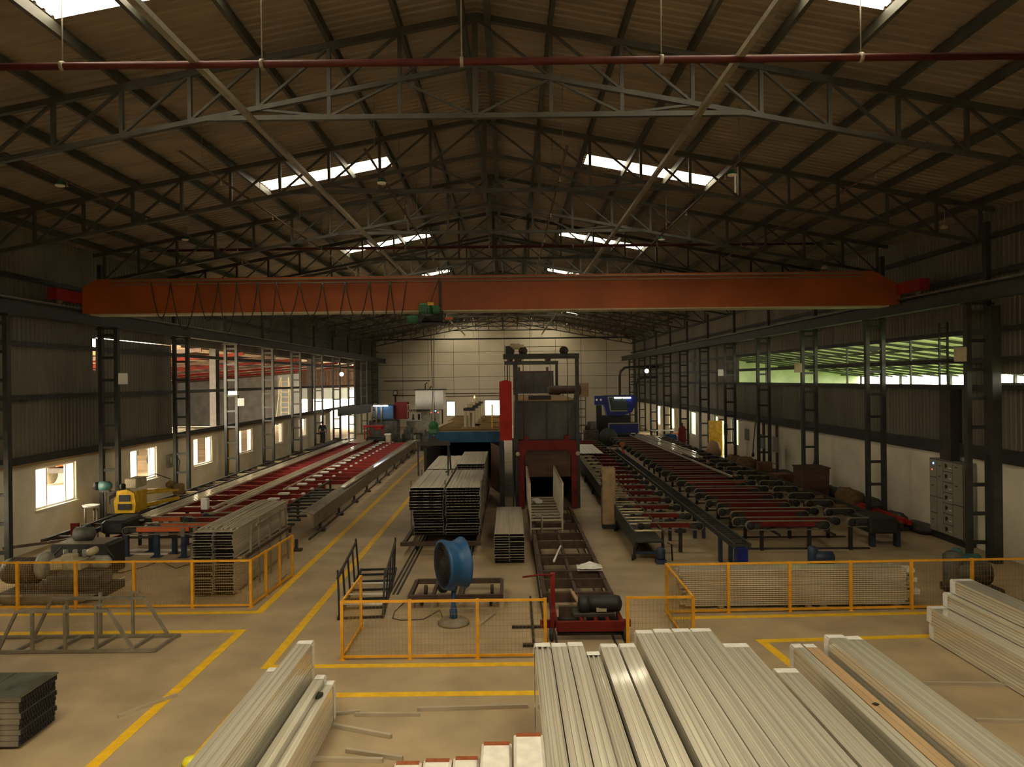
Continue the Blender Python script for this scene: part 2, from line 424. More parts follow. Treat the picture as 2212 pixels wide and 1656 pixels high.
# roof purlins, ridge beams and bottom ties along the building
def purlin(x, lab, name='roof_purlin', z=None, wz=(.09, .20), m='roof_steel', cat='roof purlin', group='roof purlins'):
    zz = z if z is not None else 13.2 - .19*abs(x - XC) + .17
    MB().box(x - wz[0]/2, x + wz[0]/2, Y0, Y1 - .05, zz - wz[1]/2, zz + wz[1]/2).build(name, m, label=lab, cat=cat, group=group)
for s, side in ((-1, 'left'), (1, 'right')):
    for i, x in enumerate(NODES):
        purlin(XC + s*x, 'dark steel roof purlin, %s from the ridge on the %s slope' % ('first' if i == 0 else ORD[i], side))
    purlin(XC + s*.27, 'wide dark ridge beam just %s of the roof peak' % side, 'ridge_beam', z=13.2, wz=(.14, .22), cat='ridge beam', group='ridge beams')
    purlin(XC + s*4.65, 'long steel tie joining the truss feet, %s of the ridge' % side, 'longitudinal_tie', z=10.98, wz=(.12, .10), m='steel_grey', cat='roof tie', group='long roof ties')

# laced columns
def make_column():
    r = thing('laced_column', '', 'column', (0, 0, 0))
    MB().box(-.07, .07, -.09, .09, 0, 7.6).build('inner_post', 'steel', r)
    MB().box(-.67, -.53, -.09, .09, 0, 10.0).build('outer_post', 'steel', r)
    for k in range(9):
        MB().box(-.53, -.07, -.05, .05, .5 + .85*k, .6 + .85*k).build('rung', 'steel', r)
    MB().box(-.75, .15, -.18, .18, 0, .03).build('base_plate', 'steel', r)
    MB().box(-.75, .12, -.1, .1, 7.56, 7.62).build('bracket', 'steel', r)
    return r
colp = make_column(); first = True
for side, X, rz in (('left', -14.85, 0), ('right', 13.55, PI)):
    for k in range(-1, 12):
        y = 21.35 + 6.0*k
        if y > 86: continue
        o = colp if first else dup(colp, rz=rz)
        first = False; o.location = (X, y, 0)
        o['label'] = 'dark ladder-like steel column on the %s side, %s to the camera' % (side, nth(k+1)); o['group'] = 'laced steel columns'
# the broad dark post on the right beside the cabinet
MB().box(14.02, 14.28, 20.95, 21.35 - .1, 0, 7.5).build('steel_column', 'steel', label='broad dark steel post right of the grey electrical cabinet', cat='column')
# crane runway beams
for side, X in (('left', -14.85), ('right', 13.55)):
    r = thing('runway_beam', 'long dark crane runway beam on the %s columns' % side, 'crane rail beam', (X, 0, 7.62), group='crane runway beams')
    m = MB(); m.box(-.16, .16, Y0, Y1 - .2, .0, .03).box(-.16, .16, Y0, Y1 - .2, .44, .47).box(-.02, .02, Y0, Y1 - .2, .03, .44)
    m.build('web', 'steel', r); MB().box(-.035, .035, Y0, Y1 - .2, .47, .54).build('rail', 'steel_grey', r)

# ================================================================== BRIDGE CRANE
CY = 25.2
cr = thing('bridge_crane', 'orange bridge crane girder spanning the whole hall', 'bridge crane', (0, CY, 8.16))
m = MB(); m.prism([(-14.7, .05), (-14.2, .02), (13.0, .02), (13.5, .05), (13.5, .72), (12.6, 1.22), (-14.2, 1.22), (-14.7, .95)], -.3, .3)
m.v = [(x, y, z - .26) for x, y, z in m.v]; m.build('girder', 'orange', cr)
MB().box(-14.4, 13.1, -.36, .36, -.285, -.24).build('bottom_flange', 'cream', cr)
MB().box(-13.6, 12.2, -.38, -.30, .86, .90).box(-13.6, 12.2, -.38, -.30, .74, .77).build('cable_rail', 'belt', cr)
for X in (-14.85, 13.55):
    e = MB().box(X-.16, X+.16, -1.7, 1.7, .12, .5).build('end_carriage', 'beamred', cr)
    for y in (-1.35, 1.35):
        MB().lathe([(.17, -.05), (.17, .05)], 18, 'X', (X, y, .17)).build('wheel', 'steel_grey', e)
    MB().lathe([(.13, -.25), (.13, .2)], 14, 'X', (X + (.3 if X < 0 else -.3), .8, .35)).build('motor', 'black', e)
# festoon cable loops on the front of the girder
pxs = [330, 372, 430, 475, 515, 560, 600, 650, 700, 748, 800, 845, 880]
for i in range(len(pxs) - 1):
    xa, xb = ((p - 1100) * 24.8 / F for p in (pxs[i], pxs[i+1])); sag = [1.2, 1.6, 1.3, 1.7, 1.4, 1.75, 1.2][i % 7]
    pts = [(xa + (xb-xa)*t, -.45, .78 - sag*4*t*(1-t)) for t in [j/14 for j in range(15)]]
    MB().tube(pts, .018, 6).build('festoon_cable', 'black', cr)
ho = thing('crane_hoist', 'green crane hoist hanging under the orange girder', 'hoist', (-2.65, CY, 7.87))
m = MB(); m.box(-.42, .42, -.5, .5, -.42, -.38)
for x in (-.42, .38):
    for y in (-.5, .46): m.box(x, x+.04, y, y+.04, -.42, .02)
m.box(-.42, .42, -.5, -.46, -.02, .02).box(-.42, .42, .46, .5, -.02, .02).build('frame', 'black', ho)
MB().lathe([(.10, -.36), (.2, -.34), (.2, .34), (.10, .36)], 18, 'X', (0, -.2, -.2)).build('drum', 'black', ho)
MB().cbox((-.18, -.62, .08), (.42, .3, .34), bev=.05).cbox((.18, -.62, .05), (.26, .3, .26), bev=.05).build('gearbox', 'green', ho)
MB().lathe([(.12, -.2), (.14, -.15), (.14, .15), (.1, .2)], 14, 'X', (-.66, -.3, -.26)).build('motor', 'green', ho)
MB().cbox((.02, -.78, .23), (.2, .05, .1)).build('warning_plate', 'yellowmach', ho)
MB().box(.26, .34, -.42, -.34, -.1, 1.05).build('cable_arm', 'black', ho)
MB().tube([(.28, -.46, 1.1), (.12, -.5, .7), (.0, -.62, .25), (-.1, -.8, 0), (-.3, -.8, -.35), (-.6, -.6, -.5)], .018, 6).build('cable', 'black', ho)
MB().box(.45, .72, -.2, -.1, -.25, -.18).build('bumper', 'orangered', ho)
for x in (-.06, .06): MB().tube([(x, -.1, -.3), (x*.35, -.1, -2.9), (x*1.2, -.1, -3.9)], .012, 6).build('wire_rope', 'rope', ho)
hb = MB().cbox((0, -.1, -4.05), (.34, .16, .38), bev=.06).lathe([(.15, -.1), (.15, .1)], 16, 'Y', (0, -.1, -3.92)).build('hook_block', 'green', ho)
MB().tube([(0, -.1, -4.2), (0, -.1, -4.34), (.07, -.1, -4.42), (.04, -.1, -4.5), (-.05, -.1, -4.48)], .022, 8).build('hook', 'steel_grey', hb)
lb = thing('lifting_beam', 'dark lifting beam with hanging arms, hung from crane hook', 'lifting beam', (-2.65, CY - .1, 3.25))
MB().box(-.58, .58, -.07, .07, 0, .14).prism([(-.22, .14), (.22, .14), (.04, .32), (-.04, .32)], -.03, .03).build('beam', 'dark', lb)
for x in (-.55, .5):
    MB().bar((x, 0, 0), (x*.98, 0, -1.05), .05).bar((x, 0, -.9), (x, .18, -1.0), .04).build('hanging_arm', 'dark', lb)
MB().tube([(.5, .1, 0), (.55, .1, -.4), (.58, .1, -.85), (.4, .1, -.95)], .03, 6).build('sling', 'dark', lb)

# ================================================================== SPRINKLER PIPES
def pipe(name, p, q, r, lab, m='red', group='red sprinkler pipes'):
    root = thing(name, lab, 'pipe', p, group=group)
    d = Vector(q) - Vector(p); MB().tube([(0, 0, 0), d], r, 10).build('pipe_run', m, root); return root, d
for y, z, lab in ((12.3, 10.92, 'thick dark red sprinkler main crossing the roof nearest the camera'), (29.3, 10.9, 'thick dark red sprinkler main crossing just above the crane girder'),
                  (84.5, 10.35, 'dark pipe crossing in front of the white far wall')):
    r, d = pipe('sprinkler_main', (XL + .05, y, z), (XR - .05, y, z), .062 if y < 80 else .08, lab, 'pipe_red' if y < 80 else 'dark')
    for k in range(9):
        x = 1.5 + k * 3.4
        zz = zroof(XL + .05 + x) - z
        MB().tube([(x, 0, 0), (x, 0, zz)], .012, 6).build('hanger_rod', 'steel_grey', r)
        MB().lathe([(.085, -.03), (.085, .03)], 12, 'X', (x, 0, 0)).build('pipe_clamp', 'steel_grey', r)
lampn = 0
for i, (x, nm) in enumerate(((-11.7, 'leftmost'), (-7.6, 'second from left'), (-3.3, 'third from left'), (1.4, 'fourth from left'), (5.8, 'fifth from left'), (9.8, 'rightmost'))):
    r, d = pipe('sprinkler_branch', (x, 16.8, 10.9), (x, 40.5, 10.9), .032, 'thin rust red sprinkler pipe running lengthwise, %s of six' % nm, 'brownsteel')
    for k in range(6):
        y = 1.2 + 4.2*k
        MB().tube([(0, y, 0), (0, y, zroof(x) - 10.9)], .008, 5).build('hanger_rod', 'steel_grey', r)
        MB().tube([(0, y + 1.2, .0), (0, y + 1.2, -.12)], .015, 6).lathe([(.035, -.14), (.035, -.12)], 10, at_=(0, y + 1.2, 0)).build('sprinkler_head', 'cream', r)
lamps = [((-11.7, 18.9), 'far left pipe, nearest'), ((-11.7, 26.2), 'far left pipe, farther'), ((-3.3, 19.0), 'third pipe from left, near a skylight'),
         ((5.8, 18.6), 'fifth pipe from left, near a skylight'), ((-3.3, 34.2), 'third pipe from left, far end'), ((5.8, 27.2), 'fifth pipe from left, far end')]
lp = None
for (x, y), where in lamps:
    if lp is None:
        lp = thing('pendant_lamp', '', 'lamp', (x, y, 10.86))
        MB().lathe([(.02, 0), (.05, -.03), (.06, -.08), (.12, -.12), (.125, -.14)], 16).build('lamp_housing', 'green', lp)
        MB().lathe([(.12, -.14), (.11, -.17), (.05, -.19)], 16).build('lamp_lens', 'white', lp); o = lp
    else: o = dup(lp, (x, y, 10.86))
    o['label'] = 'small round pendant lamp under the %s' % where; o['group'] = 'small round lamps on the pipes'
MB().box(-.02, .02, -.02, .02, -.62, -.13).build('hanging_strip', 'white', loc=(5.86, 18.55, 10.86), label='thin white strip dangling below the right pipe lamp', cat='strip')
for k, (px, py, Y) in enumerate(((2044, 492, 21.8), (1784, 579, 28.5), (1750, 455, 28))):
    X = (px - VX) * Y / F; z = CH + (VY - py + .011*-(px-VX)) * Y / F
    MB().tube([(0, 0, .1), (0, 0, zroof(X) - z)], .01, 5).lathe([(.03, .12), (.10, .06), (.12, 0), (.06, -.03)], 14).build('pendant_lamp', 'cream', loc=(X, Y, z),
        label='small cream lamp under the right roof slope, ' + ('closest to the right wall', 'just above the crane girder', 'highest of the three')[k], cat='lamp', group='small cream lamps under the right slope')

# ================================================================== FLOOR LINES
ln = 5
def floor_line(pts, lab, w_=.19):
    m = MB(); k_ = 0
    for (ax, ay), (bx, by) in zip(pts[:-1], pts[1:]):
        d = Vector((bx-ax, by-ay, 0)); L_ = d.length; d /= L_; n = Vector((-d.y, d.x, 0)) * w_/2
        a = Vector((ax, ay, 0)) - d*w_/2*.999; b = Vector((bx, by, 0)) + d*w_/2*.999
        q = .0012*(k_+1); k_ += 1
        m.add([a+n+Vector((0,0,.001)), a-n+Vector((0,0,.001)), b-n+Vector((0,0,.001)), b+n+Vector((0,0,.001)),
               a+n+Vector((0,0,.002+q)), a-n+Vector((0,0,.002+q)), b-n+Vector((0,0,.002+q)), b+n+Vector((0,0,.002+q))],
              [(3,2,1,0), (4,5,6,7), (0,1,5,4), (1,2,6,5), (2,3,7,6), (3,0,4,7)])
    m.build('floor_line', 'yellow', label=lab, cat='floor marking')
floor_line([(-15.6, 17.3), (-6.05, 17.3), (-6.3, 62)], 'yellow painted line around the left fenced area running far along the aisle')
floor_line([(.6, 13.97), (-4.75, 13.97), (-4.72, 48)], 'yellow painted line outside the middle fence, running along the right of the aisle')
floor_line([(-15.6, 16.0), (-6.0, 16.0), (-6.1, 8.0)], 'yellow painted line bounding the left storage corner by the trestle frame')
floor_line([(3.4, 12.68), (-4.6, 12.68), (-4.7, 8.0)], 'yellow painted line around the middle storage area, under the loose bars')
floor_line([(3.7, 16.55), (11.0, 16.75)], 'yellow painted line along the foot of the right fence')
floor_line([(10.0, 15.3), (5.2, 15.05), (5.45, 12.6)], 'yellow painted corner line behind the right foreground stacks')

# ================================================================== FENCES
def fence(p, q, n, lab, h=1.17, skip_first=False, skip_last=False, mname='fence', step=.075):
    p, q = Vector((*p, 0)), Vector((*q, 0)); d = q - p; L_ = d.length; ang = math.atan2(d.y, d.x)
    r = thing('mesh_fence', lab, 'fence', p, ang, 'orange wire mesh fences')
    for k in range(n + 1):
        if (k == 0 and skip_first) or (k == n and skip_last): continue
        x = L_*k/n
        MB().box(x-.03, x+.03, -.03, .03, 0, h+.01).box(x-.06, x+.06, -.06, .06, 0, .012).build('post', mname, r)
    MB().box(.03, L_-.03, -.02, .02, h-.045, h).build('top_rail', mname, r)
    MB().box(.03, L_-.03, -.02, .02, .04, .085).build('bottom_rail', mname, r)
    for k in range(n):
        xa, xb = L_*k/n + .03, L_*(k+1)/n - .03; m = MB(); x = xa + step*.5
        while x < xb: m.box(x-.002, x+.002, -.002, .002, .085, h-.045); x += step
        z = .085 + step
        while z < h-.05: m.box(xa, xb, -.005, -.001, z-.002, z+.002); z += step*(1.6 if step > .06 else 1)
        m.build('wire_mesh', 'mesh', r)
fence((-13.55, 17.72), (-6.38, 17.68), 5, 'long yellow mesh fence across the left floor in front of the beige pump unit', step=.055)
fence((-6.38, 17.68), (-6.2, 20.45), 3, 'short yellow mesh fence side running back beside the left profile stack', skip_first=True)
fence((-3.36, 14.28), (.66, 14.28), 3, 'orange mesh fence in front of the blue drum fan')
fence((-3.36, 14.28), (-3.36, 16.1), 1, 'short orange mesh fence side by the black cradle', skip_first=True)
fence((2.3, 14.35), (3.6, 14.35), 1, 'low orange mesh fence panel right of the red trolley')
fence((3.6, 14.35), (3.62, 16.85), 1, 'orange mesh fence side left of the long profile stack', skip_first=True)
fence((3.62, 16.85), (12.3, 17.05), 6, 'long orange mesh fence in front of the long horizontal profile stack', skip_first=True)
fence((12.3, 17.2), (14.5, 17.0), 2, 'orange mesh fence panel at the far right by the wall')

# ================================================================== PROFILE STACKS
def comb(w_, h, L_, n, top=.3, axis='Y', flutes=0):
    """one open extruded layer: skin above, fins below"""
    m = MB(); m.box(0, w_, 0, L_, h*(1-top), h - (.004 if flutes else 0)); m.nskin = len(m.f)
    for k in (0, n): x = (w_ - .004) * k / n; m.box(x, x + .004, 0, L_, .002, h*(1-top))
    m.nskin = len(m.f)
    for k in range(1, n):
        x = (w_ - .004) * k / n; m.box(x, x + .004, 0, L_, .002, h*(1-top))
    m.box(.008, w_ - .008, .02, L_, .002, .006)  # plate added so the open ends look shaded inside
    if flutes:
        for k in range(flutes):
            x = w_*(k + .25)/flutes; m.box(x, x + w_*.5/flutes, 0, L_, h - .004, h + .008)
    if axis == 'X': m.v = [(y, x, z) for x, y, z in m.v]; m.f = [f_[::-1] for f_ in m.f]
    return m
def stack(x0, y0, z0, w_, h, L_, layers, n, m, lab, group, name='aluminium_profile', top=.09, jit=.02, flutes=0, axis='Y', cat='profile', jy=.05):
    cm = comb(w_, h*(.95 if axis == 'Y' else .80), L_, n, top, axis, flutes); base = cm.build(name, m); tag(base, lab, cat, group)
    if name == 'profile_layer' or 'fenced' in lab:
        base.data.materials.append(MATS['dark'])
        for i in range(cm.nskin, cm.nskin + 6*n): base.data.polygons[i].material_index = 1  # inner fins and plate coloured dark to paint in the hollow ends' shade
    for k in range(layers):
        o = base if k == 0 else base.copy()
        if k: COL.objects.link(o)
        a, b = random.uniform(-jit, jit), random.uniform(-jy, jy)
        o['label'] = (lab + ', ' + ('topmost' if k == layers-1 else 'lowest' if k == 0 else '%s from top' % ORD[layers-1-k]))
        o.location = (x0 + (a if axis == 'Y' else b), y0 + (b if axis == 'Y' else a), z0 + h*k + .001)
# G: left stack behind the yellow fence
def rest(x0, x1, y0, y1, z0, z1, lab, name='support_beam', m='wood', cat='support beam', group=None):
    MB().box(x0, x1, y0, y1, z0, z1).build(name, m, label=lab, cat=cat, group=group)
for x, s in ((-8.2, 'left'), (-7.66, 'right')):
    for t, (z0, n, where) in enumerate(((.06, 12, 'lower'), (.96, 10, 'upper'))):
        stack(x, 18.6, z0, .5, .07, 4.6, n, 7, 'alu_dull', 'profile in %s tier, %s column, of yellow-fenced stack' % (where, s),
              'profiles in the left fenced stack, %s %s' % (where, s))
tops = ['first', 'second', 'third', 'fourth', 'fifth', 'sixth', 'seventh', 'eighth', 'ninth', 'tenth', 'eleventh']
for k in range(11):
    o = MB().box(-.035, .035, 0, 4.3, 0, .045).box(-.035, -.031, -.02, 0, 0, .045).box(.031, .035, -.02, 0, 0, .045).build('loose_profile', 'alu_dull', label='narrow profile loosely laid on the left fenced stack, %s from left' % tops[k], cat='profile', group='narrow profiles on the left fenced stack')
    o.location = (-8.12 + .095*k, 18.75 + random.uniform(0, .5), 1.665); o.rotation_euler = (0, 0, random.uniform(-.012, .012))
for y, d_ in ((18.9, 'near'), (20.9, 'middle'), (22.9, 'far')):
    rest(-8.25, -7.1, y, y + .1, .001, .06, 'timber bearer under the %s part of the left fenced stack' % d_)
    rest(-8.3, -7.05, y, y + .08, .902, .955, 'timber spacer between tiers of the left fenced stack, %s end' % d_)
ra = thing('stanchion_frame', 'pale steel stanchion frame leaning on the right side of the left fenced stack', 'frame', (-7.0, 18.9, 0))
m = MB()
m.bar((.06, .2, 0), (.06, .45, 1.72), .05).bar((.06, 1.0, 0), (.06, 1.0, 1.78), .05).bar((.06, 1.9, 0), (.06, 1.9, 1.6), .05).bar((.06, 2.9, 0), (.06, 2.8, 1.72), .05).bar((.06, 3.6, .0), (.06, 3.3, 1.75), .05)
for v in m.v: pass
m.build('upright', 'steel_grey', ra)
MB().bar((.06, .0, .95), (.06, 3.9, .95), .05, .08).build('cross_rail', 'brownsteel', ra); MB().bar((.06, .8, 1.62), (.06, 3.5, 1.62), .04, .05).build('cross_rail', 'steel_grey', ra)
# H: the two pairs on the oven car
for x, s in ((-3.33, 'left'), (-2.14, 'right')):
    for y, L_, d_, n1, n2 in ((23.8, 4.8, 'near', 8, 8), (28.9, 5.0, 'far', 8, 8)):
        lo = .0 if s == 'right' else .12
        up = .0
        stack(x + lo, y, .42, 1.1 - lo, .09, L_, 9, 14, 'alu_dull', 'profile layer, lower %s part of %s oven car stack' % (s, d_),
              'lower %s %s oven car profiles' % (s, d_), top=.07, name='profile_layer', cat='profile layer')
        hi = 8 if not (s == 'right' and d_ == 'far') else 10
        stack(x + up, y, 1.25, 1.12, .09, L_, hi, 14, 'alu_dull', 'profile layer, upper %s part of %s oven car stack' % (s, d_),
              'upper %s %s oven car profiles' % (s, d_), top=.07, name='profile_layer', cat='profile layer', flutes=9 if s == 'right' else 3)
oc = thing('oven_car', 'brown steel oven car carrying the tall ribbed profile stacks', 'trolley', (-2.2, 28.5, 0))
m = MB()
for x in (-1.2, 1.15): m.box(x-.05, x+.05, -5.6, 6.2, .28, .40)
for k in range(9): m.box(-1.2, 1.2, -5.55 + 1.43*k, -5.45 + 1.43*k, .28, .38)
m.box(-1.3, 1.25, -5.7, -5.58, .28, .40); m.build('frame', 'brownsteel', oc)
for x in (-.85, .85):
    for y in (-5.0, -1.5, 2, 5.5): MB().lathe([(.13, -.04), (.13, .04)], 16, 'X', (x, y, .14)).build('wheel', 'black', oc)
for k, x in enumerate((-3.05, -1.35)):
    m = MB(); m.box(x-.03, x+.03, 18.6, 36.5, .0, .01)
    m.box(x-.14, x-.08, 18.6, 36.5, .0, .011).box(x+.08, x+.14, 18.6, 36.5, 0, .011)
    m.build('floor_rail', 'dark', label='dark floor rail under the oven car, %s one' % ('left', 'right')[k], cat='rail', group='oven car floor rails')
for x0, nm in ((-3.4, 'left'), (-2.24, 'middle'), (-1.02, 'right')):
    r = thing('stake', 'slim pale stake standing on the oven car at the %s of the stacks' % nm, 'stake', (x0 + .02, 24.6, .4), group='oven car stakes')
    MB().box(-.025, .02, -.03, .03, 0, 1.7).build('upright', 'steel_grey', r); MB().box(-.025, .02, 3.0, 3.06, 0, 1.7).build('upright', 'steel_grey', r)
# I: small stack
for x, s in ((-.5, 'left'), (-.04, 'right')):
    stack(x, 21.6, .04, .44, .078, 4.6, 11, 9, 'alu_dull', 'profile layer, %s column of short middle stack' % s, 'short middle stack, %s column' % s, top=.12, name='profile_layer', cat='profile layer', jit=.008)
rest(-.5, .4, 21.9, 22.0, .001, .04, 'timber bearer under the near end of the short middle stack'); rest(-.5, .4, 25.2, 25.3, .001, .04, 'timber bearer under the far end of the short middle stack')
# corner stack bottom left
bl0 = None
for x, s in ((-8.06, 'right'), (-8.74, 'left')):
    for k in range(9):
        if bl0 is None:
            bl0 = thing('block_layer', '', 'stacked block', (0, 0, 0))
            MB().box(0, .60, 0, .85, .003, .078).build('slab', 'steel_grey', bl0)
            e_ = MB()
            for q in range(14): e_.box(.601, .63, .01 + .061*q, .045 + .061*q, .008, .06)
            e_.box(.601, .62, 0, .85, .062, .074).build('ribbed_edge', 'black', bl0); o = bl0
        else: o = dup(bl0)
        o.location = (x + random.uniform(-.02, .02), 10.92 + random.uniform(-.02, .0), .04 + .083*k); o['group'] = 'corner stack, %s column' % s
        o['label'] = 'grey slab layer, %s column of bottom left corner stack, %s' % (s, 'topmost' if k == 8 else 'lowest' if k == 0 else '%s from top' % ORD[8-k])
    MB().box(x-.01, x+.65, 10.88, 11.79, .79, .815).build('cover_sheet', 'marble', label='glossy dark cover sheet on the %s column of the bottom left corner stack' % s, cat='sheet')
rest(-8.7, -7.5, 11.1, 11.2, 0.0, .04, 'timber bearer under the bottom left corner stack')
stack(-8.2, 10.0, .02, .55, .08, .6, 6, 8, 'steel_grey', 'block layer of low pile before bottom left corner stack', 'low corner pile', name='block_layer', cat='stacked block', jy=.01)
# long stack behind the right fence, lengthways
for row, (y, n) in enumerate(((17.2, 18), (17.42, 18), (17.64, 17))):
    for k in range(n):
        pass
    stack(4.1, y, .06, .2, .048, 5.35, n, 2, 'alu_x', 'long crosswise profile behind right fence, %s row' % ('front', 'middle', 'back')[row],
          'crosswise profiles behind right fence, %s row' % ('front', 'middle', 'back')[row], axis='X', top=.75, jit=.004, jy=.09)
for k, (z, h_) in enumerate(((.82, .09), (.60, .10), (.30, .12))):
    MB().box(9.40 + .06*k, 9.58 + .06*k, 17.15, 17.45, z, z + h_).build('plastic_sleeve', 'film', label='white plastic sleeve on the right end of the crosswise stack, %s' % ('upper', 'middle', 'lower')[k], cat='sleeve')
for x in (4.9, 7.0, 7.35, 9.1): rest(x, x + .12, 17.0, 17.9, 0.001, .058, 'small timber block under the crosswise profile stack, %.1f along' % x if False else 'small timber block under the crosswise stack, %s' % {4.9: 'leftmost', 7.0: 'left of the middle pair', 7.35: 'right of the middle pair', 9.1: 'rightmost'}[x])

# wrapped bundles in the foreground
def bundle(x, yend, z, w_, h, L_, lab, group, cols=4, rows=8, m='alu', capm='film', name='aluminium_bundle', flute=0, rz=0, cap=.16, both=False):
    r = thing(name, lab, 'bundle', (x, yend, z), rz, group)
    mb = MB(); cw = w_/cols; rh = h/rows
    for i in range(cols):
        for j in range(rows):
            if 0 < i < cols-1 and 0 < j < rows-1: continue
            mb.box(i*cw + .002, (i+1)*cw - .002, -L_, -.015 - random.uniform(0, .03), j*rh + .0035, (j+1)*rh - .0035)
    if flute:
        for i in range(flute):
            xx = w_*(i + .5)/flute
            pr = [(xx + w_*.34/flute*math.cos(t), h + .03*math.sin(t)) for t in [PI*q/6 for q in range(7)]]
            mb.prism(pr[::-1], -L_, -.03)
    mb.build('profiles', m, r)
    e = .003; hh = h + (.035 if flute else 0)
    c = MB(); b = .035
    sec = [(-e, .01), (-e, hh-b), (b*.4, hh + e), (w_ - b*.4, hh + e), (w_+e, hh-b), (w_+e, .01)]
    n = len(sec); vs = []
    for y, k in ((.02, .97), (0, 1.0), (-cap + .02, 1.0), (-cap, .995)):
        for a, bb in sec: vs.append((w_/2 + (a-w_/2)*k + (random.uniform(-.003, .001) if y > -.1 else 0), y + random.uniform(-.012, .012), bb*k if bb > .02 else bb))
    fs = [(k*n+i, k*n+(i+1) % n, (k+1)*n+(i+1) % n, (k+1)*n+i) for k in range(3) for i in range(n)] + [tuple(range(n))]
    c.add(vs, fs); c.build('end_wrap', capm, r)
    return r
def tier(x, yend, w_, ztop, L_, nm, grp, cols=4, rows=9, flute=0, h=.42, m='alu', n=3):
    z = ztop - h; k = 0; names = ['top', 'middle', 'lowest']
    while k < n and z > -.02:
        hh = h
        r = bundle(x, yend - .03*k, max(z, .03), w_, hh if z >= .03 else h + z - .03, L_, 'wrapped bundle, %s, %s in pile' % (nm, names[k]), grp, cols, rows, m, flute=flute if k == 0 else 0)
        z -= h + .01; k += 1
G = 'bundles of the big centre foreground pile'
specs = [(.345, .26, 1.29, 11.45, 'fluted one at left edge of big pile', 4, 3), (.615, .25, 1.30, 11.5, 'second from left in the big pile', 3, 0), (.875, .25, 1.31, 11.5, 'third from left in the big pile', 3, 0),
         (1.135, .22, 1.24, 11.2, 'low fluted fourth from left in big pile', 4, 3), (1.385, .27, 1.30, 11.45, 'fifth from left in the big pile', 3, 0), (1.685, .26, 1.30, 11.45, 'sixth from left in the big pile', 3, 0),
         (2.02, .29, 1.35, 11.9, 'seventh from left in big pile', 4, 0), (2.32, .30, 1.35, 11.95, 'eighth from left in the big pile', 3, 0), (2.63, .30, 1.355, 11.95, 'ninth from left in the big pile', 3, 0),
         (2.94, .34, 1.355, 11.95, 'tenth from left in big pile', 3, 0), (3.29, .42, 1.30, 11.4, 'broad rightmost one of big pile', 4, 0)]
for x, w_, zt, ye, nm, cols, fl in specs:
    tier(x, ye, w_, zt, 6.0, nm, G, cols=cols, rows=9, flute=fl, h=.42, n=3)
tier(4.02, 11.15, .36, 1.0, 5.6, 'low narrow pile right of the big pile', 'bundles of the low narrow right pile', cols=3, rows=5, h=.48, n=2)
tier(4.62, 12.0, .18, 1.06, 5.8, 'aluminium half of the pile with a tan plank', 'bundles of the plank pile', cols=2, rows=6, h=.5, n=2)
for k, z in enumerate((.02, .55)):
    bundle(4.81, 11.98, z, .2, .515 if k else .52, 5.8, 'tan wood coloured bundle %s beside aluminium in the right foreground' % ('under another', 'on top with a black mark')[k], 'tan bundles of the plank pile', cols=2, rows=7, m='tanwood')
MB().cbox((4.9, 9.75, 1.072), (.07, .06, .012), .5).build('black_scrap', 'black', label='black scrap lying on the tan topped bundle', cat='scrap')
for nm, x, w_, zt in (('left column of the tall right foreground pile', 5.08, .3, 1.3), ('right column of the tall right foreground pile', 5.39, .26, 1.27)):
    tier(x, 11.75, w_, zt, 5.8, nm, 'bundles of the tall right foreground pile', cols=3, rows=6, h=.42, n=3)
# R4 big pile on the far right
for x, w_, z, h, ye, nm in ((8.7, .6, .02, .33, 15.05, 'lowest left one in the far right pile'), (8.68, .6, .36, .31, 15.1, 'second level left one in the far right pile'), (9.31, .62, .02, .33, 15.0, 'lowest right one in the far right pile'),
                            (9.32, .6, .36, .31, 15.1, 'second level right one in the far right pile'), (9.02, .5, .68, .28, 15.1, 'third level left one in the far right pile'),
                            (9.53, .44, .68, .28, 15.0, 'third level right one in the far right pile'), (9.15, .42, .97, .28, 15.05, 'topmost one in the far right pile')):
    bundle(x, ye, z, w_, h, 5.6, 'wrapped aluminium bundle, ' + nm, 'bundles of the far right pile', cols=3, rows=5)
bundle(12.5, 16.9, .02, .5, .7, 3.0, 'pale wrapped bundle at the far right edge before the fence panel', None, cols=3, rows=5)
# left foreground pile
for x, w_, z, h, ye, nm in ((-3.56, .27, .02, .39, 12.0, 'tall narrow column, lowest'), (-3.56, .27, .42, .38, 12.0, 'tall narrow column, middle'), (-3.56, .27, .81, .39, 12.02, 'tall narrow column, topmost'),
                            (-3.86, .28, .02, .5, 11.45, 'lower left one, bottom'), (-3.86, .28, .53, .46, 11.42, 'lower left one, top'), ):
    bundle(x, ye, z, w_, h, 6.0, 'bundle of the left foreground pile: ' + nm, 'bundles of the left foreground pile', cols=3, rows=7)
for x, w_, z, h, ye, nm in ((-3.26, .16, .02, .6, 11.85, 'bright inner one beside the tall column'), (-3.09, .2, .02, .6, 11.8, 'outermost right one with the black rag'), (-3.2, .17, .63, .1, 11.75, 'small one laid on top')):
    bundle(x, ye, z, w_, h, 6.0, 'bundle of the left foreground pile: ' + nm, 'bundles of the left foreground pile', cols=2, rows=5)
m = MB(); pts = []
for k in range(9):
    a = 2*PI*k/9; r_ = .10 if k % 2 else .075; pts.append((r_*math.cos(a), r_*math.sin(a)))
m.prism(pts, 0, .04, 'Z'); m.build('black_rag', 'black', loc=(-3.03, 11.2, .625), label='crumpled black rag on the left foreground pile', cat='rag')
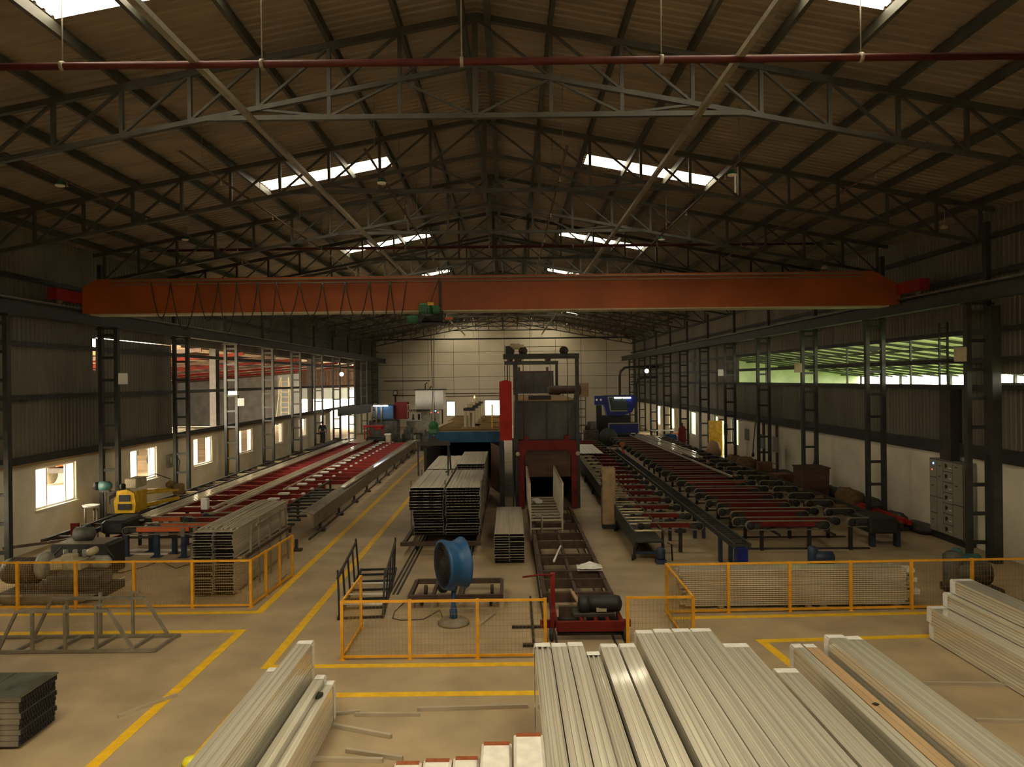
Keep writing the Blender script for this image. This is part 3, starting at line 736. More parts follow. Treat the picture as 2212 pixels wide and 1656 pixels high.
# white wrapped packs at the bottom centre
def wpack(x0, w_, zt, ye, nm, ztall=1):
    r = thing('wrapped_pack', 'white plastic wrapped pack with brown tape, ' + nm, 'pack', (x0, ye, 0), group='white wrapped packs')
    m = MB().cbox((w_/2, -2.0, zt/2), (w_ - .01, 4.0, zt), bev=.03); m.build('wrapping', 'wrap', r)
    e = .004; m = MB().box(.03, w_-.03, -.11, -.035, zt, zt + e).box(-e, .0, -.11, -.035, .1, zt-.03).box(w_-.005, w_+e-.005, -.11, -.035, .1, zt-.03); m.build('tape', 'tape', r)
for x0, w_, zt, ye, nm in ((-1.3, .31, 1.36, 7.9, 'leftmost and lowest'), (-.985, .32, 1.37, 7.93, 'second from left'), (-.66, .30, 1.38, 7.95, 'third from left'), (-.35, .34, 1.55, 7.92, 'second from right, higher than its left neighbours'), (0, .325, 1.7, 7.8, 'rightmost and highest')):
    wpack(x0, w_, zt, ye, nm)

# loose bars
def loose(a, b, w_, lab, m='alu', z=0.0, h=None):
    m = 'barmetal' if m.startswith('alu') else m
    A, B = at(*a, z), at(*b, z); A.z = B.z = z + (h or w_)/2 + .001
    MB().bar(A, B, w_, h or w_).build('loose_bar', m, label=lab, cat='bar')
loose((255, 1550), (382, 1503), .05, 'pale bar lying across the yellow line in the left foreground')
loose((902, 1535), (1140, 1528), .06, 'long pale bar lying by the left edge of the big pile', 'alu_dull')
loose((767, 1546), (907, 1546), .055, 'pale square bar in the middle foreground, below the long bar', 'alu_dull')
loose((712, 1545), (778, 1539), .05, 'short pale bar touching the left foreground pile', 'alu_dull')
loose((710, 1568), (845, 1594), .06, 'slanting pale square tube with open end in the middle foreground', 'alu_dull')
loose((748, 1624), (870, 1642), .06, 'slanting pale bar left of the white wrapped packs', 'alu')
loose((640, 1642), (827, 1646), .06, 'horizontal pale bar at the bottom edge left of the white packs', 'alu')
loose((1036, 1352), (1070, 1325), .05, 'short pale bar on the floor right of the fan base', 'alu')
loose((1993, 1478), (2190, 1480), .05, 'pale tube sticking out from under the far right pile', 'alu')
loose((1985, 1510), (2036, 1511), .04, 'short pale tube on the right foreground floor', 'alu')
loose((2108, 1558), (2225, 1561), .05, 'pale tube at the right edge of the picture', 'alu')
loose((146, 1303), (270, 1246), .022, 'thin bright rod on the floor behind the yellow fence', 'film')
loose((600, 1259), (618, 1241), .05, 'short pale bar beside the yellow line by the short left fence side', 'alu')
loose((288, 1188), (408, 1189), .14, 'bright white flat bar on the floor under the orange belt arms', 'film', h=.04)
loose((240, 1184), (292, 1191), .1, 'pale flat bar on the floor left of the bright one', 'film', h=.03)
loose((283, 1197), (362, 1197), .06, 'thin white bar in front of the bright flat bar', 'film', h=.03)
MB().lathe([(.02, .10), (.08, .085), (.11, .045), (.12, .0)][::-1], 18).build('helmet', 'helmet', loc=at(411, 1649, 0) + Vector((0, .0, .0)), label='bright yellow safety helmet on the floor at the bottom edge', cat='helmet')

# ================================================================== TRESTLE FRAME (left)
tf = thing('trestle_frame', 'grey steel storage trestle with two trapezoid side frames', 'trestle', (-7.3, 14.7, 0))
def trap(y, x0, x1, nm):
    b = MB(); b.bar((-3.9, y, .04), (0 if y < .5 else .1, y, .04), .06, .06).build('base_rail', 'steel_grey', tf)
    MB().bar((x0, y, .86), (x1, y, .86), .06, .06).build('top_rail', 'steel_grey', tf)
    for a, c in ((x0, x0 - .38), (x1, x1 + .5)): MB().bar((a, y, .86), (c, y, .07), .055, .055).build('slanted_leg', 'steel_grey', tf)
    for x in (x0 + .32, (x0+x1)/2 + .05, x1 - .25): MB().bar((x, y, .07), (x, y, .98 if x != x0+.32 else .9), .055, .055).build('upright', 'steel_grey', tf)
    MB().box(x1-.3, x1-.1, y-.03, y+.03, .96, 1.0).build('hook_plate', 'steel_grey', tf)
trap(.1, -2.85, -.97, 'front'); trap(.98, -2.68, -.68, 'back')
for x in (-3.75, -2.9, -2.1, -1.35, -.55, -.02): MB().bar((x, .13, .04), (x + .06, .95, .04), .06, .06).build('cross_rail', 'steel_grey', tf)

# black cradle
ck = thing('steel_cradle', 'black steel cradle with two barred side frames by the aisle', 'rack', (-3.5, 16.7, 0), .085)
for x, nm in ((-.5, 'left'), (.5, 'right')):
    MB().bar((x, 0, .03), (x, 4.4, .03), .06).build('base_rail', 'black', ck)
    MB().bar((x*1.1, .25, .9), (x*1.1, 3.7, .98), .05).build('top_rail', 'black', ck)
    for y in (.15, 1.1, 2.0, 2.9, 3.8): MB().bar((x, y, .06), (x*1.1, min(max(y, .3), 3.65), 1.08 if y in (.15, 3.8) else .94), .045).build('bar', 'black', ck)
for y in (.05, .75, 1.5, 2.3, 3.1, 3.8, 4.35): MB().bar((-.5, y, .03), (.5, y, .03), .05).build('cross_rail', 'black', ck)
for k, (y, h_) in enumerate(((.9, 'near'), (1.7, 'middle'), (2.7, 'far'))):
    MB().bar((-.5, 0, 0), (.5, 0, 0), .035).build('loose_bar', 'film', loc=(-3.55 - .085*y, 16.7 + y, .085), label='pale bar lying across the black cradle, %s one' % h_, cat='bar')

# ================================================================== DRUM FAN
fn = thing('drum_fan', 'blue drum fan on a pole with a round grey base', 'fan', (-1.32, 16.35, 0))
MB().lathe([(.36, 0), (.36, .04), (.30, .09), (.08, .13), (.06, .14)], 32).build('base', 'steel_grey', fn)
MB().lathe([(.09, .13), (.09, .3), (.05, .42), (.045, .86)], 16).build('pole', 'blue', fn)
dr = MB(); R_ = .57; n = 40; vs = []; prof = [(.50, -.26), (.55, -.255), (.555, -.2), (.50, -.05), (.50, .05), (.56, .2), (.575, .22), (.575, .25), (.53, .25), (.48, .05), (.48, -.05), (.50, -.26)]
v, f_ = lathe_pts(prof, n, 'X'); f_ = f_[:-2]; aim = 0.46
def aimv(vs, dz=1.36): return [(x*math.cos(aim) - y*math.sin(aim), x*math.sin(aim) + y*math.cos(aim), z + dz) for x, y, z in vs]
dr.add(aimv(v), f_, True); dro = dr.build('drum', 'blue', fn)
v, f_ = lathe_pts([(.478, -.22), (.478, .22), (.472, .22), (.472, -.22)], n, 'X'); q_ = MB().add(aimv(v), f_[:-2], True); q_.build('inner_liner', 'black', fn)
for xx in (.2,):
    v, f_ = lathe_pts([(.2, xx), (.47, xx), (.47, xx + .01), (.2, xx + .01)], n, 'X'); q_ = MB().add(aimv(v), f_[:-2], True); q_.build('rear_guard', 'dark', fn)
gr = MB()
for rr in (.06, .11, .16, .21, .26, .31, .36, .41, .46, .50):
    g2 = MB().tube([(-.27 + .0, rr*math.cos(t), rr*math.sin(t)) for t in [2*PI*k/28 for k in range(29)]], .005, 4); gr.add(aimv(g2.v), g2.f)
for k in range(24):
    t = 2*PI*k/24; g2 = MB().bar((-.27, .03*math.cos(t), .03*math.sin(t)), (-.26, .5*math.cos(t), .5*math.sin(t)), .006); gr.add(aimv(g2.v), g2.f)
gr.build('front_grille', 'dark', fn)
g2 = MB().lathe([(.09, -.2), (.11, -.15), (.11, .1), (.06, .18)], 16, 'X'); bl = MB(); bl.add(aimv(g2.v), g2.f, True); mo = bl.build('motor', 'black', fn)
for k in range(5):
    t = 2*PI*k/5; c, s = math.cos(t), math.sin(t)
    pts = [(-.12, -.05), (.02, .10), (-.02, .46), (-.18, .40)]
    vs = []
    for xx, (u, rr) in ((0, (-.06, .1)), (0, (.06, .1)), (0, (.12, .45)), (0, (-.12, .45))):
        for e in (0, .008):
            vs.append((-.1 + u*.5 + e, rr*c - u*s, rr*s + u*c))
    g3 = MB().add(vs, [(0,2,4,6), (7,5,3,1), (0,1,3,2), (2,3,5,4), (4,5,7,6), (6,7,1,0)]); bb = MB(); bb.add(aimv(g3.v), g3.f); bb.build('blade', 'black', mo)
for a in (-1, 1):
    g3 = MB().bar((.0, .12*a, -.56), (.0, .03*a, -.72), .04); bb = MB(); bb.add(aimv(g3.v, 1.36), g3.f)
g3 = MB().box(-.06, .06, -.12, .12, .78, .9); g3.build('yoke', 'blue', fn)
P = [at(875, 1300), at(852, 1322), at(848, 1336), at(865, 1340), at(915, 1338), at(950, 1318), at(960, 1345)]
MB().tube([p + Vector((0, 0, .012)) for p in P], .011, 6).build('fan_cable', 'dark', label='thin cable curling on the floor left of the fan', cat='cable')

# ================================================================== TROLLEYS ON TRACKS
tl = thing('low_trolley', 'low brown trolley frame behind the drum fan', 'trolley', (-1.35, 18.1, 0))
m = MB(); m.box(-1.15, 1.15, -.75, -.66, .22, .34).box(-1.1, 1.1, .66, .75, .22, .34).box(-1.15, -1.06, -.66, .66, .22, .34).box(1.06, 1.15, -.66, .66, .22, .34).box(.05, .12, -.66, .66, .22, .3).box(-.6, -.52, -.66, .66, .22, .3)
m.build('frame', 'brownsteel', tl)
for x in (-.85, .85):
    for y in (-.45, .45): MB().lathe([(.12, -.04), (.12, .04)], 16, 'X', (x, y, .135)).build('wheel', 'dark', tl)
MB().lathe([(.12, -.2), (.14, -.16), (.14, .16), (.08, .22)], 14, 'Y', (-.35, 0, .36)).build('motor', 'black', tl)
MB().cbox((-.15, .1, .34), (.25, .3, .2), bev=.03).build('gearbox', 'dark', tl)

ct = thing('charging_car', 'long brown furnace charging car frame with cross beams', 'trolley', (1.55, 15.2, 0))
m = MB()
for x0, x1, ya, yb, z0, z1 in ((-.82, -.72, 1.9, 14.5, .28, .42), (.76, .86, 1.9, 14.5, .28, .42), (-.04, .04, .1, 10, .28, .40)): m.box(x0, x1, ya, yb, z0, z1)
m.build('side_beam', 'brownsteel', ct)
for y, t in ((.9, .1), (1.95, .12), (3.1, .08), (3.9, .12), (5.4, .06), (5.7, .1), (7.4, .08), (8.6, .08), (10.2, .08), (12, .08), (14, .08)):
    MB().box(-.82 if y > 1 else -.5, .86 if y > 1 else .1, y, y + t, .2, .43).build('cross_beam', 'brownsteel', ct)
fr2 = MB().box(-.62, .8, -.1, 0, .22, .42).box(-.68, -.58, 0, 1.2, .3, .42).box(-.1, -.02, 0, .95, .3, .4).box(.2, .27, 0, .3, .3, .4).box(.45, .52, 0, .3, .3, .4).box(.72, .8, 0, .6, .3, .42)
fr2.build('drive_frame', 'red', ct)
MB().box(-.95, -.62, .05, .15, .25, .4).box(-.74, -.66, -.05, .2, .2, .62).box(.8, .95, -.02, .08, .28, .42).build('axle_bracket', 'red', ct)
MB().bar((-.62, 1.15, .3), (-.62, 1.15, 1.12), .10).build('lever_post', 'beamred', ct)
MB().tube([(-.62, 1.1, 1.08), (-.9, 1.08, 1.1), (-1.3, 1.05, 1.06)], .022, 6).build('lever', 'red', ct)
mt = MB().lathe([(.06, -.42), (.17, -.38), (.18, -.1), (.18, .2), (.16, .3), (.06, .34)], 20, 'X', (.5, .5, .62)); mt.build('motor', 'black', ct)
MB().lathe([(.14, -.12), (.2, -.1), (.2, .1), (.14, .12)], 20, 'X', (.02, .5, .6)).build('coupling', 'black', ct)
MB().cbox((.22, .5, .42), (.9, .4, .1), bev=.02).build('motor_plate', 'dark', ct)
MB().cbox((.38, .34, .55), (.22, .02, .12)).build('rating_plate', 'cream', ct)
for y in (.1, 1.0):
    MB().lathe([(.05, -.7), (.05, .7)], 12, 'X', (.1, y - .1, .16)).build('axle', 'dark', ct)
for x in (-.72, .82):
    for y in (0, 6, 12): MB().lathe([(.14, -.04), (.14, .04)], 18, 'X', (x, y, .155)).build('wheel', 'dark', ct)
MB().bar((-.02, .85, .47), (-.12, 1.9, .47), .07, .05).build('plank', 'tanwood', ct)
for k, x in enumerate((.72, .93, 2.15, 2.36)):
    MB().box(x-.025, x+.025, 13.2, 30.6, 0, .012).build('floor_rail', 'dark', label='dark floor rail under the charging car, %s from left' % ('first', 'second', 'third', 'fourth')[k], cat='rail', group='charging car floor rails')
MB().bar((1.18, 20.0, .46), (1.5, 21.8, .46), .05).build('loose_bar', 'film', label='white bar lying on the charging car frame', cat='bar')
m = MB(); vs = []
for i in range(7):
    for j in range(5):
        vs.append((i*.11, j*.11, .05 + .14*math.sin(PI*i/6)*math.sin(PI*j/4) + random.uniform(-.02, .02)))
fs = [(i*5+j, i*5+j+1, (i+1)*5+j+1, (i+1)*5+j) for i in range(6) for j in range(4)]
n_ = len(vs); vs += [(x, y, 0) for x, y, z in vs]; fs += [tuple(n_ + q for q in f[::-1]) for f in fs]
m.add(vs, fs, True); m.build('cloth', 'film', loc=(1.75, 19.0, .45), label='crumpled white cloth on the charging car', cat='cloth')
MB().bar((.45, 15.1, .03), (.47, 18.2, .03), .05).cbox((.35, 16.0, .03), (.7, .08, .05)).cbox((.42, 14.9, .03), (.4, .12, .05)).build('drawbar', 'black', label='black drawbar lying left of the charging car', cat='drawbar')

# basket of light tubes on the charging car
bk = thing('tube_cradle', 'pale tubular steel cradle standing at the red furnace mouth', 'rack', (1.2, 24.5, .44))
for x in (-.52, .55):
    for y in (0, .8, 1.6, 2.4, 3.2, 4.0, 4.8): MB().bar((x, y, .3), (x*1.04, y, 1.52), .05).build('bar', 'barmetal', bk)
    MB().bar((x*1.04, -.02, 1.52), (x*1.04, 4.85, 1.52), .055).build('top_rail', 'barmetal', bk)
    MB().bar((x, -.02, .3), (x, 4.85, .3), .06).build('bottom_rail', 'barmetal', bk)
    MB().bar((x, 0, .3), (x, 0, -.44 + .02), .06).build('leg', 'barmetal', bk)
for y in (0, .55, 1.1, 1.65, 2.2, 2.8, 3.4, 4.0, 4.6): MB().bar((-.52, y, .3), (.55, y, .3), .08, .06).build('rung', 'barmetal', bk)
for z in (-.28, .0): MB().bar((-.52, 0, z), (.55, 0, z), .05).build('rung', 'barmetal', bk)
MB().tube([(-.15, -.03, -.38), (-.15, -.03, .42), (-.22, .05, .48), (-.35, .1, .42)], .035, 8).build('hooked_tube', 'barmetal', bk)
MB().cbox((1.02, 27.6, .86), (.3, .5, .16), .3, .05).build('scrap_bundle', 'film', label='small crumpled white bundle inside the tubular cradle', cat='bundle')

# ================================================================== AGEING OVEN (left of centre)
ov = thing('ageing_oven', 'long oven with blue header beam, open doors and stained roof', 'oven', (-2.25, 37.0, 0))
MB().box(-1.85, -1.38, .1, 19, 0, 2.32).box(1.32, 1.75, .1, 19, 0, 2.32).box(-1.38, 1.32, 18.7, 19, 0, 2.32).build('side_wall', 'dark', ov)
MB().box(-1.9, 1.8, 0, .45, 2.32, 2.86).build('header_beam', 'bluebeam', ov)
m = MB().box(-1.85, 1.75, .45, 19, 2.32, 2.5)
m.build('roof', 'ochre', ov)
for k in range(9):
    y = .5 + 2.1*k
    MB().box(-1.85, 1.75, y, y + .35, 2.5, 2.84).build('roof_rib', 'ochre', ov)
MB().box(-1.85, -1.75, .45, 19, 2.5, 2.78).box(1.66, 1.75, .45, 19, 2.5, 2.78).build('roof_edge', 'tanwood', ov)
for k, y in enumerate((3.4, 7.2, 11.2, 15.2)):
    u = MB().box(-.45, .45, y-.4, y+.5, 2.5, 2.86).build('fan_base', 'wood', ov)
    q = MB().box(-.30, -.16, y-.2, y+.2, 2.9, 3.95).box(.16, .30, y-.2, y+.2, 2.9, 3.95).box(-.03, .05, y-.2, y-.1, 2.9, 3.8).box(-.2, .2, y-.1, y+.2, 2.9, 3.5).build('fan_housing', 'cream', ov)
    MB().box(-.32, .32, y-.22, y+.25, 3.8, 3.95).build('fan_band', 'black', q); MB().cbox((0, y, 4.06), (.4, .35, .2), bev=.04).build('fan_cap', 'cream', q)
for s, hx, ang in ((-1, -1.38, .12), (1, 1.32, .2)):
    m = MB().box(-.05, .05, -3.0 if s > 0 else -2.9, -.02, .12, 2.3).box(-.07, .07, -3.0, -2.86, .12, 2.3).box(-.07, .07, -2.9, 0, 2.2, 2.3)
    m.rot(ang*(1 if s > 0 else -1)); m.v = [(x + hx, y, z) for x, y, z in m.v]; m.build('oven_door', 'doordark' if s > 0 else 'dark', ov)
MB().bar((-1.85, -.2, 2.95), (-1.35, 8, 2.95), .3, .06).build('plank', 'tanwood', ov)
MB().box(1.2, 1.26, 4.6, 4.66, 2.5, 4.1).build('yellow_post', 'yellowmach', ov)

# ================================================================== BIG FURNACE WITH HOIST GANTRIES
fu = thing('billet_furnace', 'big dark soot stained furnace body behind the red door frame', 'furnace', (1.6, 31.2, 0))
MB().box(-1.3, -.05, 0, .3, 2.75, 4.5).box(.05, 1.3, 0, .3, 2.75, 4.5).box(-.05, .05, .03, .3, 2.75, 4.5).build('front_panel', 'furnace', fu)
MB().box(-1.38, -1.30, -.02, .3, 2.7, 4.55).box(1.30, 1.38, -.02, .3, 2.7, 4.55).box(-1.3, 1.3, -.02, .3, 4.5, 4.56).box(-.045, .045, -.05, .03, 2.75, 4.5).build('panel_frame', 'dark', fu)
MB().box(-1.38, -1.05, .35, 12, 0, 4.4).box(1.05, 1.38, .35, 12, 0, 4.4).build('side_wall', 'dark', fu)
MB().box(-1.40, 1.40, .32, 12, 4.42, 4.6).build('roof', 'ochre', fu)
MB().box(-.75, .25, .9, 1.4, 4.6, 4.78).build('roof_box', 'dark', fu)
MB().lathe([(.12, -.9), (.22, -.8), (.24, -.3), (.18, -.2), (.18, .5), (.3, .55), (.3, .75), (.15, .8)], 16, 'X', (1.2, 5.0, 4.95)).build('burner', 'brownsteel', fu)
MB().box(1.9, 2.35, 4.8, 5.3, 4.6, 5.3).build('burner_box', 'tanwood', fu)
MB().box(-1.1, 1.1, 11.7, 12, 0, 4.4).build('rear_wall', 'dark', fu)
gd = thing('furnace_door_frame', 'red steel door frame with dark lining at the furnace mouth', 'door frame', (1.6, 30.75, 0))
m = MB(); m.prism([(-1.24, .05), (-1.0, .05), (-1.0, 2.25), (-.85, 2.5), (.85, 2.5), (1.0, 2.25), (1.0, .05), (1.24, .05), (1.24, 2.92), (-1.24, 2.92)][::-1], -.12, .12)
m.box(-1.0, -.82, -.12, .12, 2.92, 3.1).box(.72, .9, -.12, .12, 2.92, 3.1).build('frame', 'red', gd)
MB().box(-.98, .98, .02, .12, 1.35, 2.5).build('lining', 'doordark', gd)
for x in (-1.27, 1.27): MB().lathe([(.05, -.2), (.09, -.19), (.09, -.12), (.05, -.1)], 12, 'Y', (x, 0, 2.35)).build('guide_roller', 'cream', gd)
def gantry(y, z, xr, nm, sc=1.0):
    g = thing('door_hoist_gantry', 'dark steel hoist gantry with pulleys over the furnace, %s one' % nm, 'gantry', (1.6, y, 0), group='furnace hoist gantries')
    MB().box(-1.85, xr - 1.6 + .08, -.08, .08, z - .22, z).build('top_beam', 'steel', g)
    MB().box(-1.3 - .07, -1.3 + .07, -.07, .07, 0, z - .22).build('post', 'steel', g); MB().box(xr-1.6-.1, xr-1.6+.06, -.07, .07, 0, z - .22).build('post', 'steel', g)
    MB().bar((xr-1.6-.05, 0, z-1.5), (xr-1.6-.3, 0, z-2.9), .1).bar((xr-1.6, .0, z-.22), (xr-1.6, 1.6, 0), .09).build('brace', 'steel', g)
    for x in (-1.55, -1.0, .75): MB().lathe([(.19, -.06), (.15, -.03), (.15, .03), (.19, .06)], 18, 'Y', (x, 0, z + .12)).build('pulley', 'brownsteel', g)
    MB().tube([(-1.0, 0, z + .3), (.75, 0, z + .3)], .014, 6).build('wire_rope', 'rope', g)
    for x in (-1.0, .88): MB().tube([(x, -.1, z), (x, -.1, 3.0 if nm == 'nearer' else z - .95)], .016, 6).build('wire_rope', 'rope', g)
    for x in (-1.68, -1.58): MB().tube([(x, 0, z), (x, 0, z - 1.3)], .014, 6).build('wire_rope', 'rope', g)
    if nm == 'nearer':
        MB().lathe([(.06, -.3), (.13, -.28), (.13, .1), (.08, .14), (.08, .3)], 14, 'X', (-1.25, 0, z + .32)).build('motor', 'cream', g)
        MB().box(-1.75, -1.45, -.12, .12, z, z + .34).build('gearbox', 'black', g)
gantry(30.9, 6.6, 2.92, 'nearer'); gantry(43.8, 6.62, 2.9, 'farther')
rd = thing('raised_door', 'dark grey furnace door raised under the farther gantry', 'furnace door', (1.45, 43.6, 4.65))
MB().box(-1.15, -.03, -.1, .1, 0, 1.25).box(.03, 1.15, -.1, .1, 0, 1.25).build('panel', 'furnace', rd)
MB().box(-1.22, 1.22, -.13, .13, 1.25, 1.36).box(-1.22, -1.15, -.13, .13, 0, 1.25).box(1.15, 1.22, -.13, .13, 0, 1.25).box(-.03, .03, -.12, .1, 0, 1.25).build('frame', 'brownsteel', rd)
for x in (-.85, .85): MB().box(x-.07, x+.07, -.05, .05, 1.36, 1.6).build('lug', 'brownsteel', rd)
cw = thing('counterweight', 'tall bright red counterweight box hanging left of the furnace', 'counterweight', (-.16, 30.9, 2.92))
MB().prism([(-.27, 0), (.26, 0), (.26, 2.5), (0, 2.58), (-.27, 2.5)][::-1], -.14, .14).build('box', 'redbright', cw)
for x in (-.03, .07): MB().tube([(x, 0, 2.5), (x, 0, 3.4)], .014, 6).build('wire_rope', 'rope', cw)
MB().box(-.45, -.25, 30.9 - .2, 31.4, 0, 2.85).box(.1, .16, 30.7, 31.1, 0, 3.0).build('guide_post', 'black', label='black guide column under the red counterweight', cat='guide post')

# beige control cabinet between track and roller table
cb = thing('control_pillar', 'tall narrow beige cabinet standing left of the right roller table', 'cabinet', (3.6, 26.5, 0))
MB().cbox((0, .1, 1.2), (.5, .42, 2.1), bev=.04).build('body', 'tanwood', cb); MB().box(-.22, .22, -.1, .3, 0, .15).build('plinth', 'dark', cb)
for z in (1.9, 1.7, 1.5): MB().box(-.262, -.25, -.08, .25, z, z + .12).build('vent', 'dark', cb)

# ================================================================== LEFT COOLING TABLE
LT = thing('cooling_table', 'long red beamed cooling table on the left with grey side trough', 'conveyor', (-7.0, 25.4, 0), .012)
# local: x to the right edge at 0
m = MB(); m.prism([(-.02, .36), (.06, .36), (.06, .84), (-.12, .92), (-.40, .92), (-.40, .88), (-.14, .88), (-.02, .82)], 0, 30.5); m.build('side_trough', 'steel_grey', LT)
MB().box(-1.4, -1.34, -1.6, 9, .78, .88).box(-1.5, -.1, -2.2, -2.1, .66, .8).box(-1.5, -1.4, -2.2, .5, .66, .8).build('near_frame', 'dark', LT)
for k in range(11): MB().lathe([(.05, -1.34), (.05, -.12)], 10, 'X', (0, -1.7 + .75*k, .84)).build('roller', 'steel', LT)
for k in range(11):
    y = -1.9 + 3.1*k
    MB().box(-.06, .02, y, y + .1, .08, .38).box(-.12, .16, y - .06, y + .16, 0, .08).build('leg', 'dark', LT)
for x in (-1.45,):
    for k in range(6): MB().box(x-.04, x+.04, -2.1 + 5.5*k, -2.0 + 5.5*k, 0, .7).build('leg', 'dark', LT)
MB().box(.14, .2, -1, 30, .16, .22).build('foot_rail', 'dark', LT)
for k in range(22):
    y = .4 + 1.38*k
    MB().box(-5.9, -1.3 if k < 6 else -.45, y, y + .13, .66, .84).build('cross_beam', 'beamred', LT)
    for x in (-5.2, -3.4): MB().box(x, x + .1, y + .01, y + .11, 0, .66).build('leg', 'bluepost', LT)
    MB().cbox((-2.35, y + .06, .88), (.42, .34, .08), bev=.02).build('white_pad', 'film', LT)
    if k > 1: MB().cbox((-1.55, y + .06, .87), (.12, .2, .06)).build('white_pad', 'film', LT)
for x in (-4.45, -2.9): MB().box(x, x + .05, -1.2, 30, .60, .65).build('long_rail', 'dark', LT)
# belt arms at the near left end
def belt_arm(p, L_, r, w_, root, body='orangered', yy=0):
    x0, y, z = p; n = 8
    def loop(R):
        return [(x0 + R*math.cos(PI/2 + PI*k/n), z + R*math.sin(PI/2 + PI*k/n)) for k in range(n+1)] + [(x0 + L_ + R*math.cos(-PI/2 + PI*k/n), z + R*math.sin(-PI/2 + PI*k/n)) for k in range(n+1)]
    e_ = min(.32, L_*.3); o = MB().box(x0 + e_, x0 + L_ - e_, y, y + w_, z - r*.25, z + r*.84).build('arm', body, root)
    for xx in (x0, x0 + L_): MB().lathe([(r*.55, y), (r*.84, y + .01), (r*.84, y + w_ - .01), (r*.55, y + w_)], 14, 'Y', (xx, 0, z)).build('end_drum', 'black', o)
    for u, v in ((x0 + .03, x0 + e_), (x0 + L_ - e_, x0 + L_ - .03)): MB().box(u, v, y + .02, y + w_ - .02, z - r*.5, z + r*.5).build('end_plate', 'dark', o)
    a, b = loop(r), loop(r*.86); N = len(a); vs = []; e = .012
    for ring, yy_ in ((a, y - e), (a, y + w_ + e), (b, y + w_ + e), (b, y - e)): vs += [(u, yy_, v) for u, v in ring]
    fs = [(s*N + k, s*N + (k+1) % N, ((s+1) % 4)*N + (k+1) % N, ((s+1) % 4)*N + k) for s in range(4) for k in range(N)]
    MB().add(vs, fs).build('belt', 'belt', o); return o
BA = thing('belt_arm_unit', 'near end belt arms of the left table, orange with grey belts', 'conveyor', (-10.9, 22.8, 0))
for k, (x0, L_, y, bd) in enumerate(((-1.25, 2.3, 0, 'orangered'), (-.75, 2.2, .55, 'orangered'), (-.0, 2.6, 1.5, 'red'), (-1.6, 1.6, 1.7, 'orangered'), (.3, 2.6, 2.3, 'red'))):
    belt_arm((x0, y, .86), L_, .13, .1, BA, bd)
for x, y in ((-1.4, .3), (-.9, .9), (-.35, .15), (0, .6), (.55, .05), (1.2, 1.4), (-.2, 1.9)):
    MB().box(x-.07, x+.07, y-.06, y+.06, .02, .74).box(x-.16, x+.16, y-.12, y+.12, 0, .02).build('leg', 'bluepost', BA)
MB().box(.5, .62, -.08, -.02, .68, .95).box(.9, 1.0, -.08, -.02, .68, .95).build('bracket', 'steel_grey', BA)
MB().box(-1.5, 1.5, .3, .36, .55, .62).box(-1.5, 1.6, 1.2, 1.26, .55, .62).build('cross_rail', 'dark', BA)
MB().cbox((-12.95, 24.1, .83), (.8, 1.3, .45), .0, .08).box(-13.25, -13.17, 23.6, 23.7, 0, .62).box(-12.7, -12.62, 23.6, 23.7, 0, .62).box(-13.25, -13.17, 24.6, 24.7, 0, .62).box(-12.7, -12.62, 24.6, 24.7, 0, .62).build('drive_box', 'black', label='black drive trough left of the orange belt arms', cat='machine box')
# long profiles lying on the table
def lying(x, y0, L_, w_, z, lab, m='alu', rz=0, grp=None, h=.05):
    b = MB(); b.box(-w_/2, w_/2, 0, L_, 0, h).box(-w_/2, -w_/2 + .02, 0, L_, h, h + .02).box(w_/2 - .02, w_/2, 0, L_, h, h + .02)
    o = b.build('long_profile', m, loc=(x, y0, z), label=lab, cat='profile', group=grp); o.rotation_euler = (0, 0, rz)
for k, (x, y0) in enumerate(((-12.85, 24.3), (-12.68, 24.0), (-12.51, 24.4), (-12.34, 24.8))):
    lying(x, y0, 32, .155, .87, 'long bright profile lying along the left table, outer band, %s' % ('leftmost', 'second from left', 'third from left', 'rightmost')[k], grp='outer band of long profiles')
for k, (x, y0) in enumerate(((-10.95, 26.6), (-10.72, 27.5), (-10.52, 25.3))):
    lying(x, y0, 30, .13, .87, 'long bright profile lying along the left table, inner band, %s' % ('left', 'middle', 'right')[k], grp='inner band of long profiles')
lying(-9.75, 31, 24, .05, .87, 'thin long bar on the left table between pads and inner band')
lying(-7.18, 31.0, 24, .22, .945, 'bright flat profile lying on the grey side trough')
for x, y, nm in ((-9.25, 23.9, 'left'),): pass
MB().cbox((-11.25, 26.6, 1.06), (.25, .2, .42), .0, .02).build('stop_block', 'film', label='pale upright block at the near end of the inner profile band', cat='block')
# stretcher track by the left wall
ST = thing('stretcher_track', 'dark stretcher rail track along the left wall', 'track', (-14.0, 22.0, 0))
for x in (-.28, .45): MB().box(x-.05, x+.05, 0, 38, .66, .80).build('rail', 'dark', ST)
for k in range(38): MB().box(-.23, .40, .6 + k, .72 + k, .66, .76).build('sleeper', 'creamroll' if 4 < k < 30 and k % 3 == 0 else 'brownsteel', ST)
for k in range(8):
    for x in (-.28, .45): MB().box(x-.06, x+.06, .9 + 5*k, 1.05 + 5*k, 0, .66).build('leg', 'bluepost', ST)
